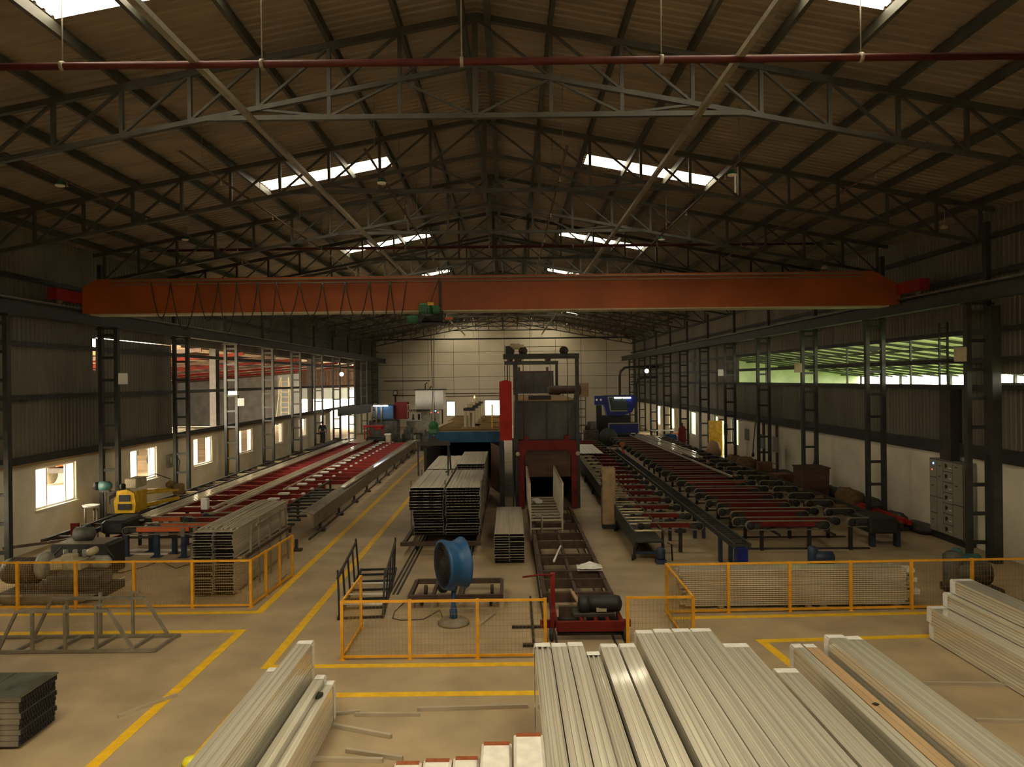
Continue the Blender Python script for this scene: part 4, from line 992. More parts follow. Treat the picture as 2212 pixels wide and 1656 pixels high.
# yellow stretcher head
YM = thing('stretcher_machine', 'yellow stretcher machine head with arm by the second window', 'machine', (-14.05, 26.3, .8)); YM.scale = (.8, 1, .85)
m = MB(); m.prism([(-.45, 0), (.45, 0), (.5, .35), (.42, .85), (.1, 1.0), (-.35, .95), (-.5, .5)][::-1], 0, .12)
m.box(-.45, -.35, .12, .9, 0, .9).box(.35, .45, .12, .9, 0, .9).build('head_frame', 'yellowmach', YM)
MB().box(-.25, .25, -.03, -.005, .5, .78).box(-.3, .3, -.03, -.005, .15, .4).build('opening', 'black', YM)
MB().bar((.3, .2, .75), (.9, 3.2, .45), .12, .1).bar((-.2, .3, .8), (.5, 3.2, .5), .1, .1).bar((.25, .2, .2), (.85, 2.8, .12), .1, .14).cbox((.2, 1.6, .7), (.5, .4, .1)).build('arm', 'yellowmach', YM)
MB().cbox((.75, 3.0, .5), (.5, .5, .5), .4, .08).lathe([(.15, -.2), (.18, 0), (.1, .25)], 12, 'Y', (.4, 2.9, .75)).build('jaw', 'ochre', YM)
MB().cbox((.0, .8, 1.2), (.55, .8, .42), bev=.03).build('control_box', 'cream', YM)
MB().lathe([(.09, 1.0), (.12, 1.02), (.12, 1.2), (.07, 1.25)], 14, at_=(-.15, .1, 0)).build('pump', 'black', YM)
for k in range(4): MB().tube([(-.4, 0, .9 - .05*k), (-.62, -.1, .75 - .05*k), (-.6, -.12, .4)], .02, 6).build('hose', 'black', YM)
MB().tube([(.1, .8, 1.3), (.5, 1.5, 1.45), (.8, 2.2, 1.1)], .02, 6).build('hose', 'black', YM)
tm = thing('teal_motor', 'teal electric motor on a bracket at the second left column', 'motor', (-14.95, 26.65, 1.75)); tm.scale = (.75, .75, 1)
MB().lathe([(.08, -.3), (.17, -.26), (.17, .2), (.12, .24), (.12, .3)], 16, 'X').build('body', 'teal', tm); MB().box(-.25, .25, -.1, .1, -.22, -.15).box(-.05, .05, -.02, .02, -1.75, -.2).build('bracket', 'dark', tm); MB().lathe([(.13, -.55), (.15, -.5), (.15, -.34)], 14, 'X').build('fan_cowl', 'black', tm)
dst = thing('basin_stand', 'white basin on three pole stand by the first window', 'stand', (-15.1, 26.0, 0))
for x, y in ((-.22, 0), (.05, .1), (.25, -.05)): MB().tube([(x, y, 0), (x, y, 1.05)], .035, 8).build('pole', 'steel_grey', dst)
MB().lathe([(.14, 1.05), (.25, 1.10), (.29, 1.17), (.24, 1.12), (.1, 1.08)], 20).build('basin', 'film', dst)
bp_ = thing('blue_post', 'short dark blue steel post on the left floor', 'post', (-13.6, 23.0, 0))
MB().box(-.04, .04, -.15, .15, .02, 1.0).box(-.15, .15, -.15, -.11, .02, 1.0).box(-.15, .15, .11, .15, .02, 1.0).build('post', 'bluepost', bp_)
MB().box(-.22, .22, -.22, .22, 0, .02).build('base_plate', 'bluepost', bp_); MB().box(-.4, -.16, -.05, .05, .5, 1.1).build('red_arm', 'red', bp_)
MB().bar((-15.3, 20.5, .18), (-13.9, 27, .18), .06).build('floor_pipe', 'red', label='red steel pipe lying on low blocks past the blue post', cat='pipe').location.z = -.145
MB().bar((-15.2, 21.6, .62), (-13.0, 22.3, .80), .08).build('rail_end', 'brownsteel', label='brown rail end pointing at the wall before the track', cat='rail')
# pump unit bottom left
pu = thing('pump_unit', 'large beige hydraulic pump unit behind the left end of the yellow fence', 'pump', (-11.9, 19.0, 0))
MB().cbox((.1, 0, .1), (2.6, 1.3, .2), bev=.02).build('base', 'dark', pu)
mo_ = MB().lathe([(.10, -.62), (.30, -.58), (.33, -.5), (.33, .1), (.28, .18), (.12, .2)], 22, 'X', (-.85, .1, .60)); mo_.build('motor', 'machine', pu)
mf = MB()
for k in range(9): mf.lathe([(.345, 0), (.345, .02)], 22, 'X', (-1.28 + .08*k, .1, .60))
mf.build('cooling_fins', 'brownsteel', pu)
MB().lathe([(.30, -.10), (.36, -.06), (.36, .06), (.30, .10)], 22, 'X', (-.45, .12, .72)).build('coupling_guard', 'greymach', pu)
MB().cbox((.55, 0, .38), (1.3, .8, .36), bev=.03).build('tank', 'machine', pu)
MB().cbox((.35, -.1, .82), (.8, .42, .26), bev=.02).cbox((.2, -.32, .85), (.22, .16, .22), bev=.02).cbox((.55, -.32, .85), (.22, .16, .22), bev=.02).cbox((.35, -.1, 1.0), (.3, .3, .14), bev=.02).build('valve_block', 'cream', pu)
for x in (.15, .4, .65): MB().lathe([(.05, .95), (.06, 1.0), (.06, 1.14), (.03, 1.16)], 12, at_=(x, .05, 0)).build('valve', 'greymach', pu)
MB().lathe([(.12, -.28), (.17, -.22), (.17, .16), (.1, .24)], 18, 'X', (1.0, .2, .78)).build('pump_body', 'greymach', pu)
MB().lathe([(.05, -.18), (.10, -.15), (.10, .12), (.05, .15)], 16, 'Y', (.9, 0, 1.12)).build('filter', 'cream', pu)
for a in ((-.5, .5, .85), (.2, .4, .95), (.6, .4, .9)): MB().tube([a, (a[0] + .3, .5, 1.15), (a[0] + .7, .3, .85)], .025, 8).build('hose', 'black', pu)
MB().prism([(-1.2, .2), (1.4, .2), (1.1, .02), (-.8, .02)], -.9, -.7).build('drip_tray', 'steel_grey', pu)
tk = thing('dark_tank', 'dark oil tank with a round motor behind the pump unit', 'tank', (-12.2, 21.2, 0))
MB().cbox((-.2, 0, .45), (1.7, .9, .9), bev=.04).build('body', 'black', tk); MB().lathe([(.12, -.3), (.2, -.26), (.2, .2), (.12, .26)], 18, 'X', (-.3, 0, 1.12)).build('motor', 'machine', tk); MB().box(-.9, .5, -.4, .4, .9, .93).build('lid', 'steel_grey', tk)
MB().cbox((-13.55, 18.3, .2), (.5, .4, .4), .5, .1).build('cloth_bale', 'film', label='pale rag bale left of the beige pump unit', cat='bale')
MB().tube([at(150, 1240), at(200, 1225), at(260, 1238), at(320, 1222), at(345, 1212), at(380, 1228), at(410, 1218)], .012, 6).build('floor_cable', 'black', label='thin black cable wandering over the floor behind the yellow fence', cat='cable').location.z = .013

# wall fittings left
wb = thing('wall_switchboard', 'small wall switchboard with hanging cable beside the second window', 'switchboard', (XL + .01, 33.7, 1.9))
MB().box(0, .12, -.3, .45, -.3, .3).build('board', 'greymach', wb); MB().box(.12, .18, -.2, -.05, -.1, .2).box(.12, .18, .1, .3, -.15, .15).build('switch', 'cream', wb)
MB().tube([(.1, .45, .2), (.15, .7, -.1), (.12, .6, -.7), (.1, .35, -.4)], .02, 6).build('cable', 'black', wb)
MB().box(XL + .01, XL + .06, 40.7, 40.76, .05, 2.9).build('yellow_pipe', 'yellow', label='thin yellow vertical pipe on the left white wall', cat='pipe')
for k, (X, y, z, lab) in enumerate(((-14.6, 27.3, 5.7, 'pale flood light panel on the second left column'), (-14.6, 39.22, 4.45, 'small pale flood light panel left, near the ladder bay'), (13.3, 45.3, 5.8, 'pale flood light panel on a right column, farthest'),
                                    (13.3, 33.2, 5.9, 'dull flood light panel on the right column before the green bay'), (13.3, 21.3, 6.1, 'dull flood light panel on the nearest right column'))):
    r = thing('flood_light', lab, 'flood light', (X, y, z), group='column flood lights'); m = MB().cbox((0, -.15, 0), (.32, .05, .42), bev=.01); m.rot(.5 if X < 0 else -.5); m.build('panel', 'film' if X < 0 or k == 2 else 'cream', r)
    MB().bar((0, 0, -.05), (-.2 if X < 0 else .2, .0, -.05), .04).build('bracket', 'steel', r)
ub = thing('white_junction_box', 'white box on the post in the left open bay', 'box', (-14.92, 39.25, 4.95)); MB().cbox((0, -.17, 0), (.5, .3, .22), bev=.02).build('box', 'white', ub)

# ================================================================== RIGHT ROLLER TABLE, CHAIN BEAM, ARMS
RZ = -.0178
RT = thing('roller_table', 'roller table with cream rollers and dark side plate right of the furnace', 'conveyor', (3.70, 21.75, 0), RZ)
MB().box(0, .05, 0, 28, .42, .9).build('side_plate', 'darkteal', RT); MB().box(.05, .88, 0, 28, .56, .60).build('roller_shade_plate', 'dark', RT); MB().box(.88, .94, 0, 28, .82, .9).build('side_rail', 'brownsteel', RT)  # dark plate added in place of the shade below the rollers
for k in range(52):
    if k == 1: continue
    MB().lathe([(.03, .06), (.03, .87)], 10, 'X', (0, .25 + .52*k, .86)).build('roller', 'creamroll', RT)
for k in range(7):
    for x in (.02, .88): MB().box(x, x + .07, .2 + 4.2*k, .3 + 4.2*k, 0, .84 if x > .1 else .42).build('leg', 'black', RT)
    MB().lathe([(.09, -.03), (.09, .03)], 12, 'X', (-.02, .1 + 4.2*k, .09)).build('foot_wheel', 'black', RT)
MB().box(.05, .88, .2, .28, .5, .56).box(.05, .88, .2, .28, .16, .24).build('end_rail', 'bluepost', RT)
MB().bar((.1, .3, .2), (.85, 2.2, .7), .04).build('brace', 'black', RT)
MB().tube([(1.0, 0, .55), (1.12, -.05, .5), (1.14, -.05, .02)], .025, 8).build('bent_pipe', 'black', RT)
MB().lathe([(.12, .12), (.14, .16), (.14, .4), (.08, .46)], 14, at_=(.75, -.25, 0)).box(.6, .9, -.4, -.1, 0, .12).build('end_motor', 'bluepost', RT)
AR = thing('transfer_arm_row', 'red transfer arms between the roller table and dark chain beam', 'conveyor', (3.75, 22.6, 0), RZ)
for k in range(20):
    y = .2 + 1.62*k
    belt_arm((.35, y, .82), 1.85, .13, .09, AR, 'red')
    for x in (1.55,): MB().box(x, x + .1, y, y + .1, 0, .76).box(x - .12, x + .22, y - .03, y + .13, .62, .72).build('leg', 'black', AR)
CB = thing('chain_beam', 'long dark green ladder-like chain beam on blue legs', 'conveyor', (6.12, 19.9, 0), RZ)
MB().box(0, .06, 0, 28, .78, .92).box(.44, .50, 0, 28, .78, .92).build('side_rail', 'darkteal', CB)
for k in range(95): MB().box(.06, .44, .12 + .29*k, .17 + .29*k, .80, .86).build('link', 'dark', CB)
MB().box(.1, .4, -.02, .3, 0, .78).build('end_post', 'royal', CB)
for k in range(18): MB().box(.05 + .3*(k % 2), .15 + .3*(k % 2), 1.6 + 3.2*(k//2), 1.75 + 3.2*(k//2), 0, .78).build('leg', 'bluepost', CB)
MB().box(0.0, .02, 14, 27, .92, .935).box(.46, .49, 14, 27, .92, .935).build('bright_strip', 'alu', CB)
WB = thing('walking_beam_table', 'wide right cooling table of paired red belt arms', 'conveyor', (7.1, 22.4, 0), RZ)
for k in range(20):
    y = .35 + 1.7*k
    belt_arm((.45, y, .82), 2.35, .15, .1, WB, 'red'); belt_arm((.2, y + .62, .82), 3.2, .15, .1, WB, 'redbright' if k in (5, 8) else 'red')
    belt_arm((3.75, y + .3, .84), .75, .15, .1, WB, 'dark')
    for x in (.8, 2.3, 3.6):
        if k < 14: MB().box(x, x + .1, y + .15, y + .25, 0, .72).build('leg', 'black', WB)
    if k < 10: MB().box(.3, 4.3, y + .28, y + .34, .0, .05).build('floor_pipe', 'dark', WB)
for x in (1.2, 2.9): MB().box(x, x + .06, 0, 34, .56, .62).build('long_rail', 'dark', WB)
RS = thing('stretcher_track', 'dark rail track with debris along the right wall', 'track', (12.0, 23.0, 0))
for x in (-.35, .45): MB().box(x-.05, x+.05, 0, 34, .66, .80).build('rail', 'dark', RS)
for k in range(34): MB().box(-.3, .4, .6 + k, .74 + k, .66, .76).build('sleeper', 'ochre' if k % 2 else 'dark', RS)
for k in range(7):
    for x in (-.35, .45): MB().box(x-.07, x+.07, .2 + 5.2*k, .4 + 5.2*k, 0, .66).build('leg', 'bluepost', RS)
MB().cbox((-.2, .4, .75), (.9, 1.2, .5), bev=.06).build('drive_housing', 'black', RS)
# profiles on right tables
for k, (x, y, L_, w_, rz) in enumerate(((9.98, 32.6, 24.5, .10, .02), (10.45, 40.5, 17, .3, .02), (10.8, 40.7, 17, .12, .02), (10.1, 42.5, 14, .12, .02), (11.1, 43, 14, .10, .02))):
    lying(x, y, L_, w_, 1.0, 'long bright profile lying on the right red arms, ' + ('the longest and nearest reaching one', 'the broad one', 'next to the broad one', 'short one left of broad one', 'the one closest to the right wall')[k], rz=rz, grp='profiles on the right cooling table')
for k in range(7):
    m = comb(.2, .05, 6.0, 3); o = m.build('pale_profile', 'film', loc=(4.15 + .215*k, 43.6 + random.uniform(-.1, .1), .96), label='pale ribbed profile in the flat row on the roller table, %s from left' % ('first', 'second', 'third', 'fourth', 'fifth', 'sixth', 'seventh')[k], cat='profile', group='pale profile row on the roller table')
oh = thing('orange_clamp', 'small orange clamp standing on the far part of the chain beam', 'clamp', (6.9, 44.2, .93)); oh.scale = (.6, .6, .55); MB().prism([(-.35, 1.2), (.2, 1.2), (.2, .9), (.0, .8), (.1, .3), (.25, .0), (-.05, .0), (-.15, .7)], -.06, .06).build('body', 'orangered', oh)
# right wall things
ec = thing('electrical_cabinet', 'tall grey electrical cabinet with drawers and one blue light', 'cabinet', (14.36, 22.9, .0))
MB().box(.02, .42, 0, 1.85, .22, 2.68).build('body', 'cabinet', ec); MB().box(.012, .02, .01, 1.84, .23, 2.67).build('seam_frame', 'black', ec); MB().box(.05, .40, .03, 1.82, 0, .22).build('plinth', 'black', ec)
def pan(ya, yb, za, zb, nm='door_panel'): MB().box(0, .02, ya + .012, yb - .012, za + .012, zb - .012).build(nm, 'cabinet', ec)
for za, zb in ((.24, .85), (.85, 1.4), (1.4, 2.05), (2.05, 2.66)): pan(1.42, 1.84, za, zb)
for za, zb in ((.24, 1.4), (1.4, 2.66)): pan(1.08, 1.42, za, zb)
for k in range(7):
    z = .24 + .346*k; pan(.55, 1.08, z, z + .346, 'drawer_panel')
    MB().lathe([(.045, -.03), (.05, 0)], 12, 'X', (0, .88, z + .2)).box(-.035, -.03, .85, .91, z + .12, z + .26).build('switch_knob', 'black', ec)
    MB().box(-.003, 0, .62, .76, z + .12, z + .15).build('name_plate', 'white', ec)
for za, zb in ((.24, 1.3), (1.3, 2.66)): pan(.02, .55, za, zb)
for y, z in ((1.2, 2.45), (1.22, 2.1), (.3, 2.5), (1.6, 1.75), (1.6, .6), (.3, 1.9)): MB().box(-.004, 0, y, y + .12, z, z + .03).build('name_plate', 'black', ec)
MB().lathe([(.03, -.01), (.03, 0)], 10, 'X', (0, 1.6, 2.52)).build('signal_light', 'led_blue', ec); MB().lathe([(.02, -.01), (.02, 0)], 10, 'X', (0, 1.68, 2.3)).build('signal_light', 'led_red', ec)
MB().box(14.4, 14.7, 23.6, 24.2, 2.69, 5.0).build('cable_riser', 'dark', label='dark cable riser rising from the grey electrical cabinet', cat='cable duct')
MB().tube([(14.72, 21.95, 0), (14.72, 21.95, 2.9)], .03, 8).tube([(14.7, 21.95, 1.1), (14.66, 21.85, 1.0), (14.66, 21.8, .85)], .02, 6).build('wall_conduit', 'black', label='thin dark conduit with a tap on the nearest white right wall', cat='conduit')
r = thing('open_skip', 'dark rusty metal bin against the right wall', 'bin', (13.25, 31.7, 0)); MB().prism([(-.55, 0), (.5, 0), (.55, 1.5), (.1, 1.55), (-.6, 1.5)][::-1], -.5, .6).build('body', 'doordark', r); MB().box(-.62, .58, -.55, .65, 1.5, 1.56).build('rim', 'brownsteel', r)
for k, (x, y, sx, sy, sz, rz, nm) in enumerate(((13.2, 35.2, .9, .8, .8, .3, 'brown carton by the right wall, nearer of two'), (13.15, 37.4, .7, .8, 1.1, -.2, 'brown carton by the right wall, farther and taller'))):
    r = thing('carton', nm, 'carton', (x, y, 0), rz); MB().cbox((0, 0, sz/2), (sx, sy, sz), bev=.02).build('box', 'cardboard', r); MB().bar((sx/2, 0, sz), (sx/2 + .25, 0, sz - .12), sy*.9, .01).build('flap', 'cardboard', r)
def sackm(sx, sy, sz):
    m = MB(); n, q = 12, 7; vs = []; fs = []
    for j in range(q + 1):
        t = PI*j/q
        for k in range(n):
            a = 2*PI*k/n; e = .5; cc = lambda v: math.copysign(abs(v)**.7, v); jj = 1 + random.uniform(-.07, .07)
            vs.append((sx/2*cc(math.cos(a))*math.sin(t)**e*jj, sy/2*cc(math.sin(a))*math.sin(t)**e*jj, sz/2*(1 - math.cos(t))*jj if j else 0))
    for j in range(q):
        for k in range(n): fs.append((j*n+k, j*n+(k+1) % n, (j+1)*n+(k+1) % n, (j+1)*n+k))
    return m.add(vs, fs, True)
for k, (x, y, sx, sy, sz, nm) in enumerate(((13.9, 29.6, .9, 1.6, .9, 'largest, near the rusty bin'), (14.4, 30.9, .5, .9, .5, 'small one behind the rusty bin'), (13.6, 41.6, 1.0, 1.4, .9, 'in front of the farther carton'), (13.7, 44.3, .9, 1.6, .7, 'past the cartons'), (12.95, 29.0, .5, .8, .45, 'smallest, beside the track near the rusty bin'))):
    sackm(sx, sy, sz).build('debris_sack', 'sack', loc=(x, y, 0), label='brown lumpy sack along the right wall, ' + nm, cat='sack', group='brown sacks along the right wall')
sackm(.9, .9, 1.3).build('cloth_sack', 'tanwood', loc=(13.3, 47.2, 0), label='tall pinkish beige sack near the yellow door', cat='sack')
for k in range(3): MB().bar((13.6 + .16*k, 25.2, .35 + .07*(k % 2)), (13.65 + .16*k, 28.5, .35 + .07*(k % 2)), .14, .16).build('red_beam', 'redbright', label='red steel beam lying left of the electrical cabinet, %s of three' % ('leftmost', 'middle', 'rightmost')[k], cat='beam', group='red beams by the cabinet')
MB().box(13.5, 14.1, 25.5, 25.6, 0, .28).box(13.5, 14.1, 28, 28.1, 0, .28).build('beam_bearer', 'dark', label='low dark bearers under the red beams by the cabinet', cat='bearer')
MB().bar((13.9, 34.0, .03), (14.6, 34.6, 1.5), .05).build('leaning_bar', 'dark', label='thin dark bar leaning on the right white wall before the cartons', cat='bar')
for x, y, nm, mm, s in ((8.9, 20.6, 'small blue pump motor on the floor under the right table', 'bluepost', 1), (12.6, 19.9, 'teal pump motor near the right wall', 'teal', 1.1), (11.6, 18.2, 'large dark motor behind the right end of the long fence', 'machine', 1.6)):
    r = thing('pump_motor', nm, 'motor', (x, y, 0), .0); MB().cbox((0, 0, .06*s), (.7*s, .5*s, .12*s)).build('base', 'dark', r)
    MB().lathe([(.08*s, -.35*s), (.19*s, -.3*s), (.19*s, .2*s), (.1*s, .25*s)], 16, 'X', (.05, 0, .33*s)).build('body', mm, r)
    MB().lathe([(.12*s, .1*s), (.14*s, .15*s), (.14*s, .6*s), (.08*s, .66*s)], 14, at_=(-.3*s, 0, 0)).build('vertical_body', mm, r)
for k, (y, nm) in enumerate(((49.0, 'by the yellow door'), (44.6, 'above the pendant cable'))):
    MB().box(XR - .14, XR - .01, y, y + .5, 1.6, 2.3).build('wall_box', 'cabinet', label='grey wall box on the right white wall ' + nm, cat='box')
MB().tube([(14.79, 43.2, 2.8), (14.7, 43.2, 2.75), (14.55, 43.2, 1.4), (14.5, 43.1, .9)], .03, 6).lathe([(.06, .75), (.09, .8), (.07, .98)], 10, at_=(14.5, 43.1, 0)).build('pendant_control', 'black', label='dark pendant control hanging on the right white wall', cat='control')
for k, y in enumerate((38.4, 40.4)):
    r = thing('panel_post', 'pair of dark posts carrying grey boxes at the right wall, %s one' % ('nearer', 'farther')[k], 'post', (14.2, y, 0)); MB().box(-.06, .06, -.06, .06, 0, 2.9).build('post', 'brownsteel', r); MB().box(-.14, -.06, -.3, .3, 1.5, 2.3).build('box', 'cabinet', r)
for k in range(13):
    yy = 25.4 + 1.75*k
    sackm(random.uniform(.6, .8), random.uniform(1.0, 1.7), random.uniform(.3, .75)).build('scrap_heap', 'dark', loc=(14.38, yy, 0), label='dark scrap heap between the right track and wall, %s' % nth(k), cat='scrap heap', group='dark scrap heaps beside the right track')
# ladders on the right wall opening
for k, y in enumerate((23.9,)):
    r = thing('wall_ladder', 'dark steel ladder standing in the right opening near the cabinet', 'ladder', (14.5, y, 4.95)); 
    for x in (-.0, .45): MB().box(.0, .06, x, x + .05, 0, 2.3).build('rail', 'steel', r)
    for q in range(6): MB().box(.01, .05, .05, .45, .2 + .38*q, .24 + .38*q).build('rung', 'steel', r)
for k in range(4):
    MB().box(XR - .02, XR + .04, 26.6 + 5.0*k, 26.66 + 5.0*k, 5.17, 6.78).build('opening_mullion', 'steel', label='thin dark upright in the right wall opening, %s' % nth(k), cat='upright', group='right opening uprights')

# ================================================================== FAR END MACHINES
def lampbar(x, y, z, L_, lab, rz=0):
    r = thing('tube_light', lab, 'tube light', (x, y, z), rz, 'tube lights of the presses'); MB().box(-L_/2, L_/2, -.03, .05, .04, .10).build('housing', 'white', r)
    MB().box(-.03, .03, 0, .45, .0, .05).build('bracket', 'steel', r)
    MB().tube([(-L_/2 + .02, 0, 0), (L_/2 - .02, 0, 0)], .04, 8).build('tube', 'lamp_cool', r)
def P(px, py, Y): 
    dx, dy = px - VX, VY - py; return Vector(((dx*c_ + dy*s_)*Y/F, Y, CH + (-dx*s_ + dy*c_)*Y/F))
a = P(822, 876.5, 60); lampbar(a.x, 60, a.z, 1.25, 'bright tube light over the left red and blue press')
a = P(1344, 859, 60); lampbar(a.x - .35, 60, a.z, .62, 'bright tube light over the blue press, left of two'); lampbar(a.x + .38, 60, a.z, .72, 'bright tube light over the blue press, right of two')
for px, py, Y, nm in ((738, 808, 63.1, 'left'), (1397, 801, 63.1, 'right')):
    a = P(px, py, Y); r = thing('flood_lamp', 'glowing round flood lamp high on the far %s side' % nm, 'flood lamp', a, group='glowing far flood lamps')
    MB().lathe([(.05, .12), (.16, .1), (.2, 0)], 16, 'Y').build('housing', 'steel', r); MB().lathe([(.17, -.02), (.17, -.005)], 16, 'Y').build('lens', 'lamp_cool', r)
    MB().bar((0, .1, 0), ((-14.85 if nm == 'left' else 13.55) - a.x, (.0), .3), .06).build('bracket', 'steel', r)
# left press: blue body, red platform
pl = thing('extrusion_press', 'blue and red press machine at the far left under a tube light', 'press', (-10.6, 61, 0))
MB().cbox((.1, 0, 2.9), (1.6, 1.2, 1.2), bev=.05).build('cylinder_block', 'blue', pl)
MB().cbox((0, .2, 1.1), (2.4, 1.4, 2.2), bev=.05).build('body', 'machine', pl)
MB().box(.9, 2.0, -.2, .8, 2.3, 3.7).build('red_tank', 'red', pl)
for x in (-.9, -.5, -.1): MB().tube([(x, -.7, 2.0), (x, -.7, 3.4)], .08, 10).build('column', 'steel_grey', pl)
g = MB()
for k in range(6): g.box(2.0 + .14*k, 2.03 + .14*k, -.3, -.26, 2.4, 3.5)
g.box(2.0, 2.75, -.3, -.26, 3.46, 3.52).box(2.0, 2.75, -.3, -.26, 2.9, 2.95).build('railing', 'cream', pl)
rf_ = thing('red_forklift', 'red framed vehicle with a black wheel in the far left machinery', 'vehicle', (-10.6, 57.2, 0))
MB().bar((-.9, 0, .9), (-.9, 0, 1.9), .08).bar((.6, 0, 1.3), (.6, 0, 1.9), .08).bar((-.45, 0, .7), (-.45, 0, 1.8), .07).cbox((-.15, 0, 1.95), (1.6, .8, .12), bev=.03).cbox((.2, 0, 1.8), (.6, .6, .2), bev=.03).build('cab_frame', 'redbright', rf_)
MB().cbox((0, .3, .75), (1.5, 1.2, .7), bev=.1).build('body', 'black', rf_)
for x, y in ((-.15, -.45), (-.15, .95)): w_ = MB().lathe([(.2, -.12), (.40, -.12), (.42, 0), (.40, .12), (.2, .12)], 22, 'Y', (x, y, .42)).build('wheel', 'tyre', rf_); MB().lathe([(.08, -.14), (.08, .14)], 14, 'Y', (x, y, .42)).build('hub', 'film', w_)
# dark tower row (left), black box beam
bx = thing('black_hopper', 'long black box beam high at the far left', 'machine', (-13.1, 60, 0)); m = MB(); m.prism([(-1.2, 2.6), (1.4, 2.9), (1.4, 3.6), (-1.2, 3.35)][::-1], 0, 1.0); m.build('box', 'black', bx); MB().box(-1.1, -1.0, .1, .2, 0, 2.6).box(1.2, 1.3, .1, .2, 0, 2.9).build('leg', 'steel', bx)
mc = [(-8.9, 56.5, .7, .8, 1.7, 'machine'), (-8.1, 57.5, .9, .9, 2.2, 'machine'), (-7.3, 56.8, .6, .8, 1.5, 'greymach'), (-6.6, 57.2, .7, .9, 1.9, 'machine'), (-7.7, 55.6, .5, .6, 1.0, 'brownsteel')]
nmz = ['leftmost of the dark row', 'tall second one', 'beige third one', 'dark rightmost one', 'low rusty one in front']
for (x, y, sx, sy, sz, mm), nm in zip(mc, nmz):
    r = thing('press_unit', 'small floor machine before the white tank house, ' + nm, 'machine', (x, y, 0), group='small machines at the end of the left table')
    MB().cbox((0, 0, sz*.3), (sx, sy, sz*.6), bev=.04).build('base', mm, r); MB().cbox((sx*.1, 0, sz*.7), (sx*.6, sy*.6, sz*.3), .3, .04).build('head', 'machine', r)
    MB().lathe([(.1, 0), (.16, .05), (.16, .3), (.08, .35)], 14, at_=(-sx*.2, -.1, sz*.6)).build('motor', mm, r)
    MB().tube([(0, -sy*.4, sz*.9), (.2, -sy*.6, sz*.6), (.15, -sy*.55, .1)], .03, 6).build('hose', 'teal', r)
cu = thing('control_desk', 'beige control desk with a white top at the far left machinery', 'desk', (-9.3, 55.3, 0)); MB().cbox((0, 0, .85), (.4, .35, 1.0), bev=.03).build('body', 'cream', cu); MB().tube([(0, 0, 0), (0, 0, .4)], .06).build('stem', 'dark', cu); MB().cbox((-.05, 0, 1.42), (.5, .4, .14), bev=.04).build('top', 'film', cu)
# white tank house
th = thing('white_tank', 'big white box tank raised at the far wall', 'tank', (-7.5, 67.0, 0)); MB().cbox((.2, 0, 3.75), (2.55, 2.4, 1.75), bev=.02).build('box', 'white', th); MB().box(-1.15, 1.6, -1.3, 1.3, 4.63, 4.72).build('lid', 'dark', th)
for x in (-.9, 1.3): MB().box(x, x + .12, -1.1, -1.0, 0, 2.9).build('leg', 'steel', th)
MB().tube([(-.3, 0, 4.7), (-.3, 0, 5.2), (-.1, 0, 5.3)], .05).tube([(.1, 0, 4.7), (.25, 0, 5.0)], .05).build('valve', 'dark', th)
th2 = thing('lower_tank', 'lower pale tank with dark lid in front of the white tank', 'tank', (-7.9, 63.8, 0)); MB().cbox((.3, 0, 1.9), (2.8, 1.6, 1.9), bev=.02).build('box', 'greymach', th2); MB().box(-1.2, 1.8, -.9, .9, 2.86, 2.95).build('lid', 'dark', th2); MB().box(-1.15, .2, -.84, -.8, 2.0, 2.75).build('front_panel', 'white', th2); MB().box(-.1, .1, -.87, -.84, 2.1, 2.6).box(-.6, -.4, -.87, -.84, 2.1, 2.6).build('hatch', 'dark', th2); MB().box(-1, 1.6, -.7, .7, 0, .95).build('base', 'machine', th2)
pb = thing('button_console', 'grey panel with red and blue buttons beside the oven roof', 'panel', (-6.2, 60, 0)); MB().cbox((0, 0, 2.75), (.75, .2, .75), bev=.01).build('box', 'cabinet', pb); MB().box(-.05, .05, -.05, .05, 0, 2.4).build('post', 'steel', pb)
for x, z, mm in ((-.28, 2.85, 'led_red'), (.05, 2.98, 'led_blue'), (.28, 2.85, 'led_red')): MB().lathe([(.045, -.12), (.045, -.1)], 10, 'Y', (x, 0, z)).build('button', mm, pb)
sg = thing('wall_plate', 'small dark framed plate on a post at the far left wall', 'plate', (-15.1, 85.5, 0))
MB().cbox((1.6, 0, 4.1), (.5, .06, .55)).build('frame', 'dark', sg); MB().cbox((1.6, -.035, 4.1), (.36, .01, .4)).build('face', 'film', sg); MB().box(1.5, 1.7, -.03, .03, 0, 3.8).build('post', 'dark', sg)
for z, x0, x1 in ((3.9, -8.2, -.5), (3.6, -8.2, 0), (5.5, -15, -9.5), (3.75, -14, -9.3)): MB().tube([(x0, 86.7, z), (x1, 86.7, z)], .05).build('wall_pipe', 'brownsteel', label='thin brown pipe on the far wall at height %s' % {3.9: 'just above the windows, upper of two', 3.6: 'just above the windows, lower of two', 5.5: 'level with the tank lid, left', 3.75: 'below the tank lid, left'}[z], cat='pipe')
# two small flames left of the far window
r = thing('gas_flame', 'two small orange flames burning left of the far window', 'flame', (-2.9, 60, 0)); MB().lathe([(.02, 4.0), (.06, 4.06), (.02, 4.2)], 10).build('flame', 'lamp_hot', r); MB().lathe([(.02, 3.05), (.07, 3.15), (.02, 3.4)], 10).build('flame', 'lamp_hot', r); MB().bar((.12, 0, 0), (.12, 0, 4.0), .07).bar((.12, 0, 3.98), (-.02, 0, 3.98), .03).bar((.12, 0, 3.03), (-.02, 0, 3.03), .03).build('burner_pipe', 'dark', r)
